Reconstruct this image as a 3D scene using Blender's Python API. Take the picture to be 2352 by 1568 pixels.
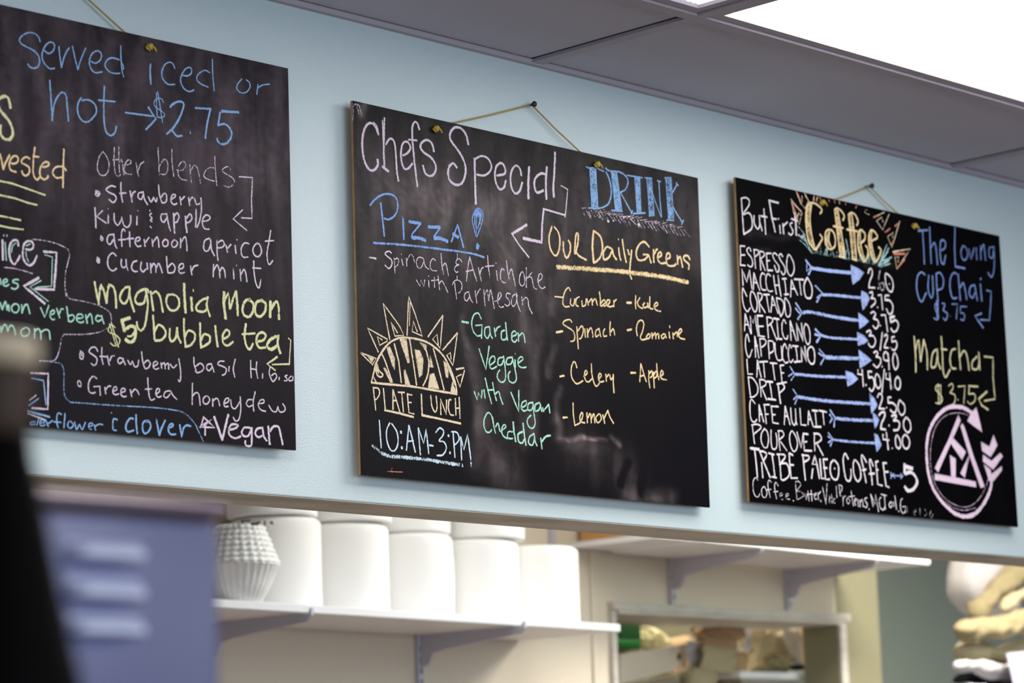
import bpy, bmesh, math, random
from mathutils import Vector, Matrix
random.seed(7)
S = bpy.context.scene
for o in list(bpy.data.objects): bpy.data.objects.remove(o)

# ---------------------------------------------------------------- camera, world, exposure
F = 6506.0                      # focal length in pixels of the 2352 px wide frame
YAW, PITCH, ROLL = 0.811810326, 0.169704857, -0.0307328876
CH = 1.5                        # eye height
cy, sy, cp, sp = math.cos(YAW), math.sin(YAW), math.cos(PITCH), math.sin(PITCH)
fw = Vector((sy*cp, cy*cp, sp)); rt0 = Vector((cy, -sy, 0)); up0 = rt0.cross(fw)
rt = rt0*math.cos(ROLL) + up0*math.sin(ROLL); up = up0*math.cos(ROLL) - rt0*math.sin(ROLL)
cam = bpy.data.cameras.new('camera'); camo = bpy.data.objects.new('camera', cam)
S.collection.objects.link(camo)
m = Matrix((rt, up, -fw)).transposed().to_4x4(); m.translation = Vector((0, 0, CH))
camo.matrix_world = m
cam.sensor_width = 36; cam.lens = F/2352*36; cam.clip_end = 100; cam.clip_start = .05
cam.dof.use_dof = True; cam.dof.focus_distance = 4.52; cam.dof.aperture_fstop = 4.5
cam.dof.aperture_blades = 7
S.camera = camo
S.view_settings.view_transform = 'Standard'; S.view_settings.look = 'None'
S.view_settings.gamma = 1; S.view_settings.use_curve_mapping = False
S.view_settings.exposure = 0.0
w = bpy.data.worlds.new('world'); S.world = w; w.use_nodes = True
w.node_tree.nodes['Background'].inputs[0].default_value = (.22, .42, .98, 1)
w.node_tree.nodes['Background'].inputs[1].default_value = .15
LENS = 5.0                      # strength of the fluorescent diffusers

def area(name, loc, size, energy, col, rot=(0, 0, 0)):
    l = bpy.data.lights.new(name, 'AREA'); l.shape = 'RECTANGLE'; l.size, l.size_y = size
    l.energy = energy; l.color = col
    o = bpy.data.objects.new(name, l); o.location = loc; o.rotation_euler = rot
    S.collection.objects.link(o); return o
area('kitchen_area_light', (6.15, 3.75, 2.74), (.7, .3), 56, (1, .95, .87))
area('kitchen_area_light', (4.5, 3.68, 2.74), (1.0, .25), 15, (1, .97, .92))  # second source, unseen, added to brighten the paper rolls
area('closet_fill', (6.2, 5.2, 2.7), (.6, .2), 15, (1, .95, .82))  # unseen fill added to brighten the inside of the cubby
# unseen broad cool fill light behind the viewer
area('cool_fill_light', (2.2, -4.5, 1.9), (5, 1.8), 200, (.76, .88, 1), (math.radians(88), 0, math.radians(-8)))

# ---------------------------------------------------------------- helpers
def ray(px, py):
    return rt*((px-1176)/F) + up*((784-py)/F) + fw
def atY(px, py, Y):
    d = ray(px, py); d = d*(Y/d.y); return Vector((d.x, d.y, d.z+CH))
def atZ(px, py, Z):
    d = ray(px, py); d = d*((Z-CH)/d.z); return Vector((d.x, d.y, d.z+CH))
def link(o, parent=None):
    S.collection.objects.link(o)
    if parent is not None:
        o.parent = parent
        o.matrix_parent_inverse = Matrix.Translation(-parent.location)
    return o
def tag(o, label, cat, group=None):
    o['label'] = label; o['category'] = cat
    if group: o['group'] = group
    return o
def thing(name, loc, label, cat, group=None):
    o = bpy.data.objects.new(name, None); o.location = loc; o.empty_display_size = .05
    S.collection.objects.link(o); return tag(o, label, cat, group)
def obj(name, bm, mats, parent=None, smooth=False, label=None):
    me = bpy.data.meshes.new(name); bm.to_mesh(me); bm.free()
    for mt in (mats if isinstance(mats, (list, tuple)) else [mats]): me.materials.append(mt)
    if smooth:
        for p in me.polygons: p.use_smooth = True
    o = bpy.data.objects.new(name, me)
    if label: o['label'] = label
    return link(o, parent)
def struct(name, bm, mats, parent=None, smooth=False):
    o = obj(name, bm, mats, parent, smooth)
    if parent is None: o['kind'] = 'structure'
    return o
def box(bm, x0, x1, y0, y1, z0, z1, bev=0, mi=0):
    v = [bm.verts.new((x, y, z)) for z in (z0, z1) for y in (y0, y1) for x in (x0, x1)]
    fs = [bm.faces.new([v[i] for i in f]) for f in ((0,2,3,1),(4,5,7,6),(0,1,5,4),(2,6,7,3),(0,4,6,2),(1,3,7,5))]
    for f in fs: f.material_index = mi
    if bev:
        es = list({e for f in fs for e in f.edges})
        bmesh.ops.bevel(bm, geom=es, offset=bev, segments=2, affect='EDGES', profile=.5)
    return bm
def nbox(*a, **k): return box(bmesh.new(), *a, **k)
def tube(bm, pts, r, n=8):
    pts = [Vector(p) for p in pts]; rings = []
    for i, p in enumerate(pts):
        t = (pts[min(i+1, len(pts)-1)] - pts[max(i-1, 0)]).normalized()
        a = t.orthogonal().normalized(); b = t.cross(a)
        if rings:
            a = (pa - t*pa.dot(t)).normalized(); b = t.cross(a)
        pa = a
        rr = r[i] if isinstance(r, (list, tuple)) else r
        rings.append([bm.verts.new(p + a*rr*math.cos(2*math.pi*k/n) + b*rr*math.sin(2*math.pi*k/n)) for k in range(n)])
    for A, B in zip(rings, rings[1:]):
        for k in range(n): bm.faces.new((A[k], A[(k+1) % n], B[(k+1) % n], B[k]))
    bm.faces.new(rings[0][::-1]); bm.faces.new(rings[-1])
    return bm
def lathe(bm, c, prof, n=40, flute=0, nf=0):
    rings = []
    for r, z in prof:
        ring = []
        for k in range(n):
            a = 2*math.pi*k/n
            rr = r*(1 + (flute*math.cos(nf*a) if nf else 0))
            ring.append(bm.verts.new((c[0]+rr*math.cos(a), c[1]+rr*math.sin(a), c[2]+z)))
        rings.append(ring)
    for A, B in zip(rings, rings[1:]):
        for k in range(n): bm.faces.new((A[k], A[(k+1) % n], B[(k+1) % n], B[k]))
    bm.faces.new(rings[0][::-1]); bm.faces.new(rings[-1])
    return bm

# ---------------------------------------------------------------- materials
def mat(name, col, rough=.6, spec=.5, metal=0, bump=None, noise=None, trans=0, alpha=1, emit=None):
    """bump=(scale, strength, stretch); noise=(scale, amount, second colour, stretch)"""
    mt = bpy.data.materials.new(name); mt.use_nodes = True
    nt = mt.node_tree; b = nt.nodes['Principled BSDF']; N = nt.nodes.new; L = nt.links.new
    b.inputs['Base Color'].default_value = (*col, 1); b.inputs['Roughness'].default_value = rough
    b.inputs['Specular IOR Level'].default_value = spec; b.inputs['Metallic'].default_value = metal
    b.inputs['Transmission Weight'].default_value = trans; b.inputs['Alpha'].default_value = alpha
    tc = N('ShaderNodeTexCoord')
    def nz(scale, stretch=(1, 1, 1), detail=4):
        mp = N('ShaderNodeMapping'); mp.inputs['Scale'].default_value = stretch
        L(tc.outputs['Object'], mp.inputs[0]); t = N('ShaderNodeTexNoise')
        t.inputs['Scale'].default_value = scale; t.inputs['Detail'].default_value = detail
        L(mp.outputs[0], t.inputs['Vector']); return t
    if noise:
        t = nz(noise[0], noise[3] if len(noise) > 3 else (1, 1, 1))
        rp = N('ShaderNodeMapRange'); rp.inputs[1].default_value = .42; rp.inputs[2].default_value = .72
        rp.inputs[4].default_value = noise[1]
        mx = N('ShaderNodeMix'); mx.data_type = 'RGBA'
        mx.inputs[6].default_value = (*col, 1); mx.inputs[7].default_value = (*noise[2], 1)
        L(t.outputs['Fac'], rp.inputs[0]); L(rp.outputs[0], mx.inputs[0]); L(mx.outputs[2], b.inputs['Base Color'])
    if bump:
        t = nz(bump[0], bump[2] if len(bump) > 2 else (1, 1, 1), 3)
        bp = N('ShaderNodeBump'); bp.inputs['Strength'].default_value = bump[1]; bp.inputs['Distance'].default_value = .002
        L(t.outputs['Fac'], bp.inputs['Height']); L(bp.outputs[0], b.inputs['Normal'])
    if emit:
        b.inputs['Emission Color'].default_value = (*emit[0], 1); b.inputs['Emission Strength'].default_value = emit[1]
    return mt
M = {}
M['blue_wall'] = mat('blue_wall_paint', (.56, .67, .685), .36, .5, bump=(240, .32, (1, 1, 1.6)))
M['soffit'] = mat('scuffed_soffit_warm_shade', (.50, .46, .39), .55, .4, noise=(5, .9, (.24, .25, .22), (1, 2, 1)), bump=(40, .2))  # beige-grey holds warm bounce shade in the colour; noise adds real smudges
M['tile'] = mat('ceiling_tile', (.53, .53, .60), .95, .1, bump=(90, .25), noise=(1.6, .3, (.47, .46, .52)))
M['rail'] = mat('ceiling_rail_metal', (.42, .38, .42), .5, .4)
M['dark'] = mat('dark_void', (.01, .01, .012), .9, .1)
M['beige'] = mat('beige_wall_paint', (.66, .57, .45), .6, .3, bump=(60, .08))
M['olive'] = mat('olive_tan_wall_paint', (.24, .22, .135), .6, .3)  # darker olive tan than the beige wall
M['green'] = mat('sage_wall_paint', (.47, .53, .42), .6, .3)
M['white'] = mat('white_laminate', (.80, .79, .80), .4, .4)
M['trimwhite'] = mat('chipped_white_trim', (.55, .50, .43), .5, .4, noise=(16, .7, (.40, .37, .32), (1, 1, 3)))
M['metal'] = mat('grey_bracket_steel', (.50, .48, .56), .45, .5, .2)
M['shelfside'] = mat('shelf_underside', (.55, .50, .45), .6, .3)
M['paper'] = mat('white_paper_roll', (.87, .855, .83), .9, .1, bump=(30, .15))
M['roller'] = mat('white_paper_end', (.70, .68, .64), .95, .1, bump=(90, .4))
M['cardboard'] = mat('orange_cardboard', (.56, .30, .11), .8, .2)
M['wood'] = mat('raw_board_edge', (.42, .24, .10), .7, .2, noise=(60, .8, (.30, .16, .06)), bump=(120, .5))
M['edge'] = mat('painted_board_edge', (.02, .016, .02), .7, .2, noise=(110, 1, (.30, .16, .08), (1, 1, 2)))
M['string'] = mat('tan_twine', (.50, .37, .11), .85, .1, bump=(900, .8))
M['brass'] = mat('yellow_twine_knot', (.55, .40, .07), .7, .3, bump=(500, .9))
M['pin'] = mat('black_pin', (.008, .008, .01), .35, .5)
M['machine'] = mat('blue_grey_painted_steel', (.15, .165, .30), .36, .5, .25)
M['louvre'] = mat('highlit_louvre_steel', (.74, .77, .95), .35, .5, .0)  # paler than the case, painting the louvre highlights into the colour
M['lid'] = mat('mauve_grey_lid_steel', (.34, .27, .35), .35, .5, .2)
M['bottle'] = mat('dark_brown_glass', (.0015, .001, .001), .6, .04)
M['cap'] = mat('pale_tan_cap', (.62, .50, .33), .5, .4)
M['neck'] = mat('brown_neck_wrap', (.060, .038, .026), .6, .2)
M['sackwhite'] = mat('white_cloth', (.45, .42, .41), .9, .1, bump=(50, .5))
M['sacktan'] = mat('tan_cloth', (.26, .21, .115), .9, .1, bump=(40, .6))
M['sackbrown'] = mat('brown_paper', (.42, .27, .15), .85, .2, bump=(35, .6))
M['sackcream'] = mat('cream_cloth', (.37, .31, .19), .9, .1, bump=(40, .6))
M['lavender'] = mat('pale_lavender_box', (.52, .50, .60), .6, .3)
M['greendark'] = mat('dark_green_plastic', (.0, .11, .025), .4, .5)
M['greenplastic'] = mat('green_plastic', (.0, .30, .03), .4, .5)
M['yellowbag'] = mat('pale_yellow_bag', (.72, .67, .38), .6, .4)
M['clear'] = mat('crinkled_clear_plastic', (.95, .94, .91), .3, .5, trans=.0, bump=(160, .8))
M['floor'] = mat('brown_floor', (.25, .20, .17), .6, .3)

def lens_mat():
    mt = mat('ribbed_light_diffuser', (.9, .9, .9), .4, .4, emit=((1, .985, .96), LENS))
    return mt
M['lens'] = lens_mat()
M['lensfar'] = mat('open_room_light_diffuser', (.9, .9, .9), .4, .4, emit=((1, .94, .87), 10.8))
M['lensdim'] = mat('dimmer_light_diffuser', (.9, .9, .9), .4, .4, emit=((.95, .93, 1), LENS*.28))

# ---------------------------------------------------------------- setting
WY = 3.2                         # face of the blue bulkhead
ZB, ZC = CH+.1583*WY, CH+.4016*WY    # its lower edge, the ceiling
struct('wall_front', nbox(-1.5, 7.6, WY, WY+.12, ZB, ZC, bev=.002), M['blue_wall'])
struct('soffit_shade_sheet', nbox(-1.5, 7.6, WY+.0015, WY+.1195, ZB-.0014, ZB-.0002), M['soffit'])  # thin sheet carrying the bounce-shaded colour of the bulkhead underside
KY = 4.75                        # back wall of the kitchen
XE = 6.466                       # where it ends
op = dict(x0=5.348, x1=6.271, z1=CH+.530)
bm = bmesh.new()
box(bm, -1.5, op['x0'], KY, KY+.12, 0, 2.78)
box(bm, op['x0'], op['x1'], KY, KY+.12, op['z1'], 2.78)
box(bm, op['x0'], op['x1'], KY, KY+.12, 0, 1.5)
struct('wall_back', bm, M['beige'])
struct('wall_back_end', nbox(op['x1'], XE, KY, KY+.12, 0, 2.78), M['olive'])
struct('wall_right', nbox(5.6, 9.5, 5.75, 5.85, 0, 2.78), M['green'])
struct('wall_closet', nbox(4.9, 6.6, 5.50, 5.55, 0, 2.78), M['olive'])
struct('floor', nbox(-3, 9.5, -4, 5.85, -.05, 0), M['floor'])
# ceiling: rails and tiles are parts
gx = [3.446+1.231*k for k in range(-3, 5)]
ceil = struct('ceiling', nbox(-3, 9.5, -4, 5.85, ZC+.10, ZC+.16), M['dark'])
gy = [2.834-.61*k for k in range(0, 11)]
lights = {(2, 0): 'lensdim', (3, 0): 'lens', (1, 1): 'lensfar', (3, 1): 'lensfar', (0, 1): 'lensfar', (2, 5): 'lensfar', (4, 5): 'lensfar'}
for i in range(len(gx)-1):
    x0, x1 = gx[i]+.012, gx[i+1]-.012
    if i: pass
    ys = [(2.834+.012, 3.2-.004)] + [(gy[j+1]+.012, gy[j]-.012) for j in range(10)]
    for j, (y0, y1) in enumerate(ys):
        if (i, j-1) in lights: continue
        b = nbox(x0-.008, x1-.003, y0, y1, ZC+.007, ZC+.022)
        obj('ceiling_tile', b, M['tile'], ceil)
for x in gx:
    obj('ceiling_rail', nbox(x-.012, x+.012, -3.2, 3.196, ZC, ZC+.006), M['rail'], ceil)
for y in gy:
    obj('ceiling_rail', nbox(-.3, 8.1, y-.012, y+.012, ZC-.0005, ZC+.0065), M['rail'], ceil)
obj('wall_angle', nbox(-1.5, 7.6, WY-.011, WY-.0005, ZC-.003, ZC+.006, bev=.001), M['rail'], ceil)
obj('kitchen_ceiling_panel', nbox(-1.5, 9.5, WY+.12, 5.85, ZC+.004, ZC+.05), M['tile'], ceil)

lightlab = {(3, 0): 'bright white fluorescent ceiling light nearest the blue wall, at the top right corner',
            (2, 0): 'dimmer ribbed ceiling light just left of the bright one at the top edge'}
for (i, j), k in lights.items():
    x0, x1 = gx[i]+.014, gx[i+1]-.014; y1, y0 = gy[j]-.014, gy[j+1]+.014
    t = thing('ceiling_light', ((x0+x1)/2, (y0+y1)/2, ZC+.01),
              lightlab.get((i, j), 'fluorescent ceiling light outside the picture'), 'ceiling light',
              None if (i, j) in lightlab else 'ceiling lights out of view')
    b = bmesh.new(); fwid = .018
    for a in ((x0, x1, y0, y0+fwid), (x0, x1, y1-fwid, y1), (x0, x0+fwid, y0+fwid, y1-fwid), (x1-fwid, x1, y0+fwid, y1-fwid)):
        box(b, *a, ZC+.004, ZC+.045)
    obj('frame', b, M['rail'], t)
    # ribbed lens: fine prismatic ridges along y
    b = bmesh.new(); n = 180; xs0, xs1 = x0+fwid, x1-fwid; prev = None
    for q in range(n+1):
        xx = xs0+(xs1-xs0)*q/n; zz = ZC+.010+(.0018 if q % 2 else 0)
        cur = (b.verts.new((xx, y0+fwid, zz)), b.verts.new((xx, y1-fwid, zz)))
        if prev: b.faces.new((prev[0], prev[1], cur[1], cur[0]))
        prev = cur
    obj('diffuser', b, M[k], t)
    obj('housing', nbox(x0, x1, y0, y1, ZC+.05, ZC+.09), M['rail'], t)

CROP = {'A1': (0,0,4.48), 'A2': (320,100,5.226), 'A3': (0,330,4.48), 'A4': (200,320,4.3565), 'A5': (180,620,4.6118),
 'A6': (150,780,4.3556), 'A7': (0,620,3.6467), 'B1': (790,210,4.3556), 'B2': (1280,330,4.48), 'B3': (830,430,5.2267),
 'B4': (800,660,3.41), 'B5': (1040,680,3.565), 'B6': (1240,640,4.355), 'C1': (1670,390,5.3455), 'C2': (1680,550,5.225),
 'C3': (1820,580,5.808), 'C4': (1690,820,4.1286), 'C5': (1820,820,6.534), 'C6': (1710,1020,5.2267), 'C7': (2060,500,3.4846),
 'C8': (2080,900,4.75)}
# board, what it says, chalk colour, line width, then strokes: @crop, ';' ends a stroke, '/' straight, '#' filled, 'wN' width, 'dN' density
TEXT = [
('A','blue chalk words Served iced or','blue',3.6,'''@A1 412,430 400,385 365,350 310,335 255,350 215,380 200,415 220,450 270,480 330,510 380,550 405,600 405,650 385,690 350,702 310,690 287,658;
455,520 500,550 540,530 560,490 555,450 520,432 480,455 445,510 432,570 445,630 480,680 520,708 562,700;606,480 615,570 632,695;632,695 650,620 680,540 712,492;
746,475 770,590 800,715;800,715 830,620 882,495;935,630 980,650 1025,625 1045,575 1030,535 995,523 950,550 922,610 922,670 945,720 985,748 1050,738;
1225,615 1160,595 1110,610 1082,655 1090,700 1130,740 1180,755 1235,755;1242,470 1245,600 1255,720 1272,790;1245,640 1265,670 1270,710;
@A2 w5 135,245 130,350 138,485;w3.6 428,298 400,240 355,225 305,255 275,320 270,390 300,450 350,490 428,490;515,380 575,388 620,360 628,310 600,285 555,305 510,370 495,440 515,510 560,560 610,575 655,558;
w3.2 845,350 790,320 735,345 690,395 700,450 750,490 825,522;877,190 880,350 890,480 900,570;1230,425 1185,480 1168,530 1195,575 1245,595 1295,575 1328,520 1320,465 1280,435;1425,490 1418,550 1410,610;1425,530 1480,498 1562,487'''),
('A','blue chalk words hot with an arrow to $2.75','blue',4,'''@A1 512,825 520,950 530,1100 538,1240;538,1240 545,1150 565,1050 610,970 650,950 680,985 690,1080 705,1248;835,1005 805,1060 797,1130 815,1200 860,1250 910,1250 965,1200 993,1150 980,1080 930,1035 880,1025 845,1035;
1075,885 1070,1000 1068,1150 1075,1280 1095,1360 1140,1395 1180,1365 1198,1300;/1012,1030 1185,1045;
@A2 /-167,828 165,872;w5 /108,765 200,905 80,1030;w2.6 290,710 270,665 220,660 180,690 180,740 220,780 280,820 305,855 280,885 235,885 212,865;/207,590 205,720 215,885;/220,578 250,760 278,950;
w5 368,760 420,715 480,695 528,710 530,760 500,850 450,950 390,1030 330,1085;390,1035 430,1090 460,1112 512,1105;w3 /612,1050 612,1080;
w5 /672,772 855,785;855,785 815,960 792,1135;w6 /990,812 1190,825;w5 /970,825 945,980;945,980 1020,965 1075,1000 1108,1070 1095,1140 1045,1195 995,1208 950,1185 932,1140'''),
('A','large pale yellow chalk letter s cut off by the frame','yellow',7,'''@A1 -40,1040 0,1010 50,990 90,1020 108,1110;-20,1080 0,1130 40,1180 90,1240 125,1320 130,1390 95,1435 40,1425 5,1370 5,1290'''),
('A','orange yellow chalk word harvested','orange',4.6,'''@A3 0,105 18,180 35,265;35,265 55,200 102,112;115,200 150,205 185,180 180,135 145,125 110,160 95,215 110,270 165,290;305,155 270,135 230,160 222,195 260,215 300,245 300,300 265,330 235,310 225,280;
358,35 345,150 340,280 355,345 385,370 405,345;/340,130 400,135;430,240 480,235 505,210 490,188 450,195 415,250 410,310 430,355 460,368 490,350 495,325;645,235 590,235 550,265 545,310 580,350 640,345;/657,55 650,250 648,450;655,240 680,275'''),
('A','four yellow green chalk lines','yellow',4,'''@A3 /-10,381 130,410 300,470 465,528;/-10,526 150,560 280,605 380,630;/-10,740 100,760 212,787;/-10,841 100,865 240,882'''),
('A','pink white chalk letters ice shadowed in green with an arrow','pink',5,'''@A3 /25,990 30,1195;w3 /38,938 40,950;w5 190,1050 180,1000 150,990 115,1015 95,1080 100,1160 120,1215 148,1240 175,1210 208,1150;
265,1085 310,1090 345,1060 330,1010 290,1000 250,1030 235,1110 240,1180 270,1235 310,1250 350,1220 380,1150;w3 d.3 40,1272 130,1280 220,1300 335,1335;
w6 d.8 /450,1110 582,1118 572,1300 555,1500 360,1492;@A7 /325,65 200,135 375,280;w3 d.25 @A3 335,982 480,1000 600,1035 690,1080 715,1130 700,1220 675,1320 668,1450 680,1568;
@A7 555,190 570,225 600,245 700,262 820,295 910,345 932,400 930,435;910,480 830,520 700,538 540,538;540,538 515,570 500,660 470,740 430,762 330,760'''),
('A','green chalk shading beside the letters ice','green',2.6,'''@A3 /52,1010 65,1200;/72,938 72,955;165,1020 130,1050 115,1120;270,1050 310,1030;265,1110 275,1170 295,1215;/460,1142 540,1165 530,1465 380,1475;@A7 /345,88 250,140 405,262'''),
('A','green chalk words ending nes and mon verbena and mom','green',3.8,'''@A7 0,70 8,120;25,110 60,95 55,75 30,85 25,120 50,135 75,120;155,80 120,80 105,100 145,115 150,145 120,160 95,150;
0,270 20,335;20,330 45,262 60,335;60,320 72,290 78,345;120,285 95,310 110,350 140,355 160,320 145,285 115,285;180,290 185,360;185,350 205,300 230,290 250,365;/340,315 375,395 410,295;
420,375 455,360 450,335 425,350 420,390 440,415 458,410;475,320 500,400;495,365 515,325 530,330;558,305 575,430;575,385 610,375 622,405 600,430 580,430;645,405 690,400 690,375 655,370 640,400 650,430 685,440 700,430;
718,375 730,445;730,400 755,365 770,395 775,450;850,390 815,380 800,410 820,430 850,415;850,380 870,450;
5,470 10,520;10,515 30,462 50,460 65,510;65,510 90,460 115,480 130,540;220,480 180,500 180,540 210,552 245,530 240,490 210,480;290,490 290,570;295,510 320,490 340,520 345,580;345,520 375,500 410,510 420,582'''),
('A','white and blue chalk bracket arrow low on the left','pink',4.5,'''@A7 /260,862 405,868 400,1165 270,1155;w3 /250,1090 305,1048;/235,1200 380,1255'''),
('A','blue chalk words elderflower and clover inside a blue outline','blue',3.4,'''@A7 /265,905 365,925 385,1130;/245,1135 325,1075;w4.5 /235,1180 415,1230;w3.2 300,1270 260,1275 260,1295 300,1290;325,1245 310,1300;340,1280 370,1275 370,1255 340,1260 335,1290 350,1305 380,1295;385,1260 405,1310;405,1285 440,1260;
515,1210 490,1195 475,1230 480,1300 490,1320;450,1270 510,1275;545,1200 535,1320;580,1265 565,1300 590,1325 615,1295 590,1265;625,1270 640,1335 665,1290;665,1290 690,1335 715,1275;745,1310 775,1300 770,1280 745,1290 745,1325 765,1335;790,1295 800,1340;795,1310 830,1290 862,1295;
@A6 w3 /460,728 463,734;w3.6 520,800 485,790 475,840 480,900 510,905;w4.5 680,790 650,785 615,830 605,880 625,920 685,905;708,750 710,850 722,940;830,810 785,820 772,880 790,935 830,920 855,865 840,820 810,820;/910,795 940,955;940,955 965,880 1000,805;
1035,880 1075,865 1075,840 1045,850 1030,900 1055,945 1105,945;1145,850 1165,970;1165,960 1185,880 1215,855 1255,865;
w2.8 d.3 @A7 415,768 480,775 515,790 535,850 535,980 545,1060 590,1108;w3.4 @A6 50,625 200,635 400,650 650,665 900,680 1100,705 1200,740 1290,830 1330,910 1380,1015'''),
('A','pink white chalk word Vegan beside a star','pink',5,'''@A6 w4 /1385,770 1350,885 1465,800 1340,870 1495,880 1385,775;/1400,860 1398,955;w6 /1490,770 1570,1000;/1570,1000 1630,750;w5 1640,900 1690,890 1730,860 1700,845 1660,850 1635,910 1650,960 1700,985 1755,965;
1850,880 1790,880 1765,930 1790,965 1830,960 1860,900;1865,880 1865,1000 1855,1060 1805,1055 1800,1010;1975,880 1920,890 1900,940 1930,975 1970,960;1975,890 1985,960 2015,1010;w5.5 2030,865 2045,1045;2045,920 2080,870 2130,870 2150,930 2175,1050'''),
('A','thin pink white chalk words Strawberry basil Hibiscus','pink',3.2,'''@A6 150,110 180,140 175,190 150,185 145,140 160,130 165,160;325,115 300,75 260,80 237,120 275,150 315,185 312,235 285,258 260,235;365,75 365,180 378,245;/345,165 410,170;420,160 440,255;445,210 465,165 490,160;
575,190 540,180 525,215 545,240 575,215;575,185 600,250;625,205 650,250 670,215;670,215 695,270 725,260 735,205;762,120 775,220 795,285;785,240 820,205 850,235 830,280 800,290;885,265 925,240 910,215 885,230 880,275 905,295 935,285;
955,230 965,285;965,250 990,230 1000,290;1000,255 1030,235 1035,295;1050,245 1080,280 1115,250;1135,190 1150,280 1155,370 1145,420 1130,400;
1285,175 1290,250 1310,310;1300,270 1350,235 1385,270 1370,310 1320,330 1300,310;1460,240 1420,250 1415,290 1440,310 1465,280;1460,240 1490,325;1590,215 1545,215 1525,245 1570,265 1610,290 1600,340 1570,355;/1640,265 1635,315;1700,195 1680,290 1695,375;
1855,205 1855,300 1860,380;/1860,290 1915,300;1915,220 1910,300 1925,385;/1975,335 1972,385;2050,265 2040,340 2070,415;2060,360 2100,335 2115,370 2090,410 2075,418;/2140,375 2138,400;2220,355 2195,365 2215,385 2215,410 2190,410;2260,365 2235,385 2240,410 2275,405;/2276,365 2276,405'''),
('A','thin pink white chalk words Green tea honeydew','pink',3.2,'''@A6 145,410 125,420 130,460 155,465 155,430 140,410;315,390 280,365 245,400 230,460 240,520 275,535 300,525;/285,470 345,465 350,555;395,475 405,540;405,500 430,465 455,465;475,515 515,500 510,470 485,480 475,525 500,550 535,540;
555,530 595,515 595,490 565,490 555,540 580,570 610,565;650,500 665,570;665,530 695,495 720,510 738,550;825,380 830,480 840,570 860,605 895,590;/800,495 865,490;905,545 940,520 940,490 915,495 905,545 930,575 960,565;1045,510 1000,520 985,565 1015,580 1050,540;1050,510 1080,560 1115,595;
1272,435 1270,550 1270,650;1275,560 1305,530 1335,545 1350,655;1410,560 1380,590 1385,635 1420,640 1445,600 1425,565 1400,565;1475,590 1475,665;1480,610 1510,585 1530,600 1545,660;1585,640 1630,620 1635,585 1605,590 1585,640 1600,670 1630,665;1655,600 1665,670 1700,690 1745,620;
1750,570 1755,700 1735,800 1700,810 1680,775;1870,600 1830,600 1810,640 1835,670 1870,655;1900,520 1880,620 1885,715;1935,640 1985,630 1985,600 1950,605 1930,650 1955,700 2005,715;2035,655 2070,710 2110,720 2125,665;2125,665 2145,720 2190,715 2200,680 2175,640'''),
('A','thick yellow chalk words magnolia Moon','yellow',5.6,'''@A5 172,125 190,230 218,360;215,340 225,230 240,160;240,155 270,220 300,350;300,340 305,240 325,155;325,155 370,180 395,270 400,400;545,180 500,185 450,250 445,320 490,355 530,290 545,200;540,180 550,300 590,440;
705,200 640,230 600,300 620,355 690,350 715,270;w4.5 705,200 735,205 745,240;w5.6 715,210 735,350 720,500 700,600 660,640 625,600 620,550;765,225 780,330 795,430;780,250 830,230 870,300 895,445;945,265 930,330 960,410 1020,430 1065,380 1060,300 1010,260 955,262;
w7 /1120,145 1125,300 1135,450;/1195,290 1205,430;w3 /1216,205 1219,225;w5.6 1370,300 1310,315 1250,380 1260,430 1330,440 1370,400;1372,285 1360,380 1395,490;w8 /1545,235 1540,350 1560,515;w5.6 /1545,330 1590,240 1605,410;/1608,410 1640,300 1670,225;w7 /1670,225 1682,350 1690,480;
w6.5 1820,310 1770,325 1740,400 1755,475 1810,495 1850,430 1850,350 1800,310;1950,320 1890,340 1870,410 1885,475 1930,490 1980,430 1980,350 1930,320;w7 2035,330 2030,500;w6.5 2040,420 2090,335 2120,380 2125,520'''),
('A','yellow chalk words $5 bubble tea with an arrow','yellow',5.6,'''@A5 w3 390,610 350,580 315,625 330,660 400,690 440,740 420,790 370,800 340,770;/330,570 400,805;/350,560 425,815;w8 /545,505 460,535;/462,535 478,600 485,650;480,640 540,600 595,600 605,660 590,740 545,765 500,735;w4 520,700 560,700 590,660;
w5.4 790,480 800,600 805,730;805,650 850,580 910,620 925,680 880,740 810,745;970,620 965,700 985,755 1030,720 1045,620;1045,610 1055,700 1085,770;1120,515 1120,650 1135,800;1130,700 1165,640 1230,670 1230,740 1180,800 1130,810;1290,560 1290,680 1300,820;1300,740 1330,680 1390,700 1390,760 1340,800 1295,820;w6 1450,590 1460,700 1475,810;
w5.4 1535,730 1590,700 1600,650 1565,635 1530,690 1535,770 1580,800 1640,760;w6 1775,570 1760,700 1780,800 1815,840 1850,780;w5 /1735,680 1870,670;w6 1895,760 1960,740 1985,690 1950,660 1905,680 1885,750 1915,820 1985,820;w7 2100,700 2030,740 2000,800 2040,840 2110,800;2120,690 2110,780 2140,880;
w3 /2225,722 2250,742 2240,890 2235,995;w4 /2235,995 2055,1000;w5 /2105,920 2000,995 2085,1060'''),
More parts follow.
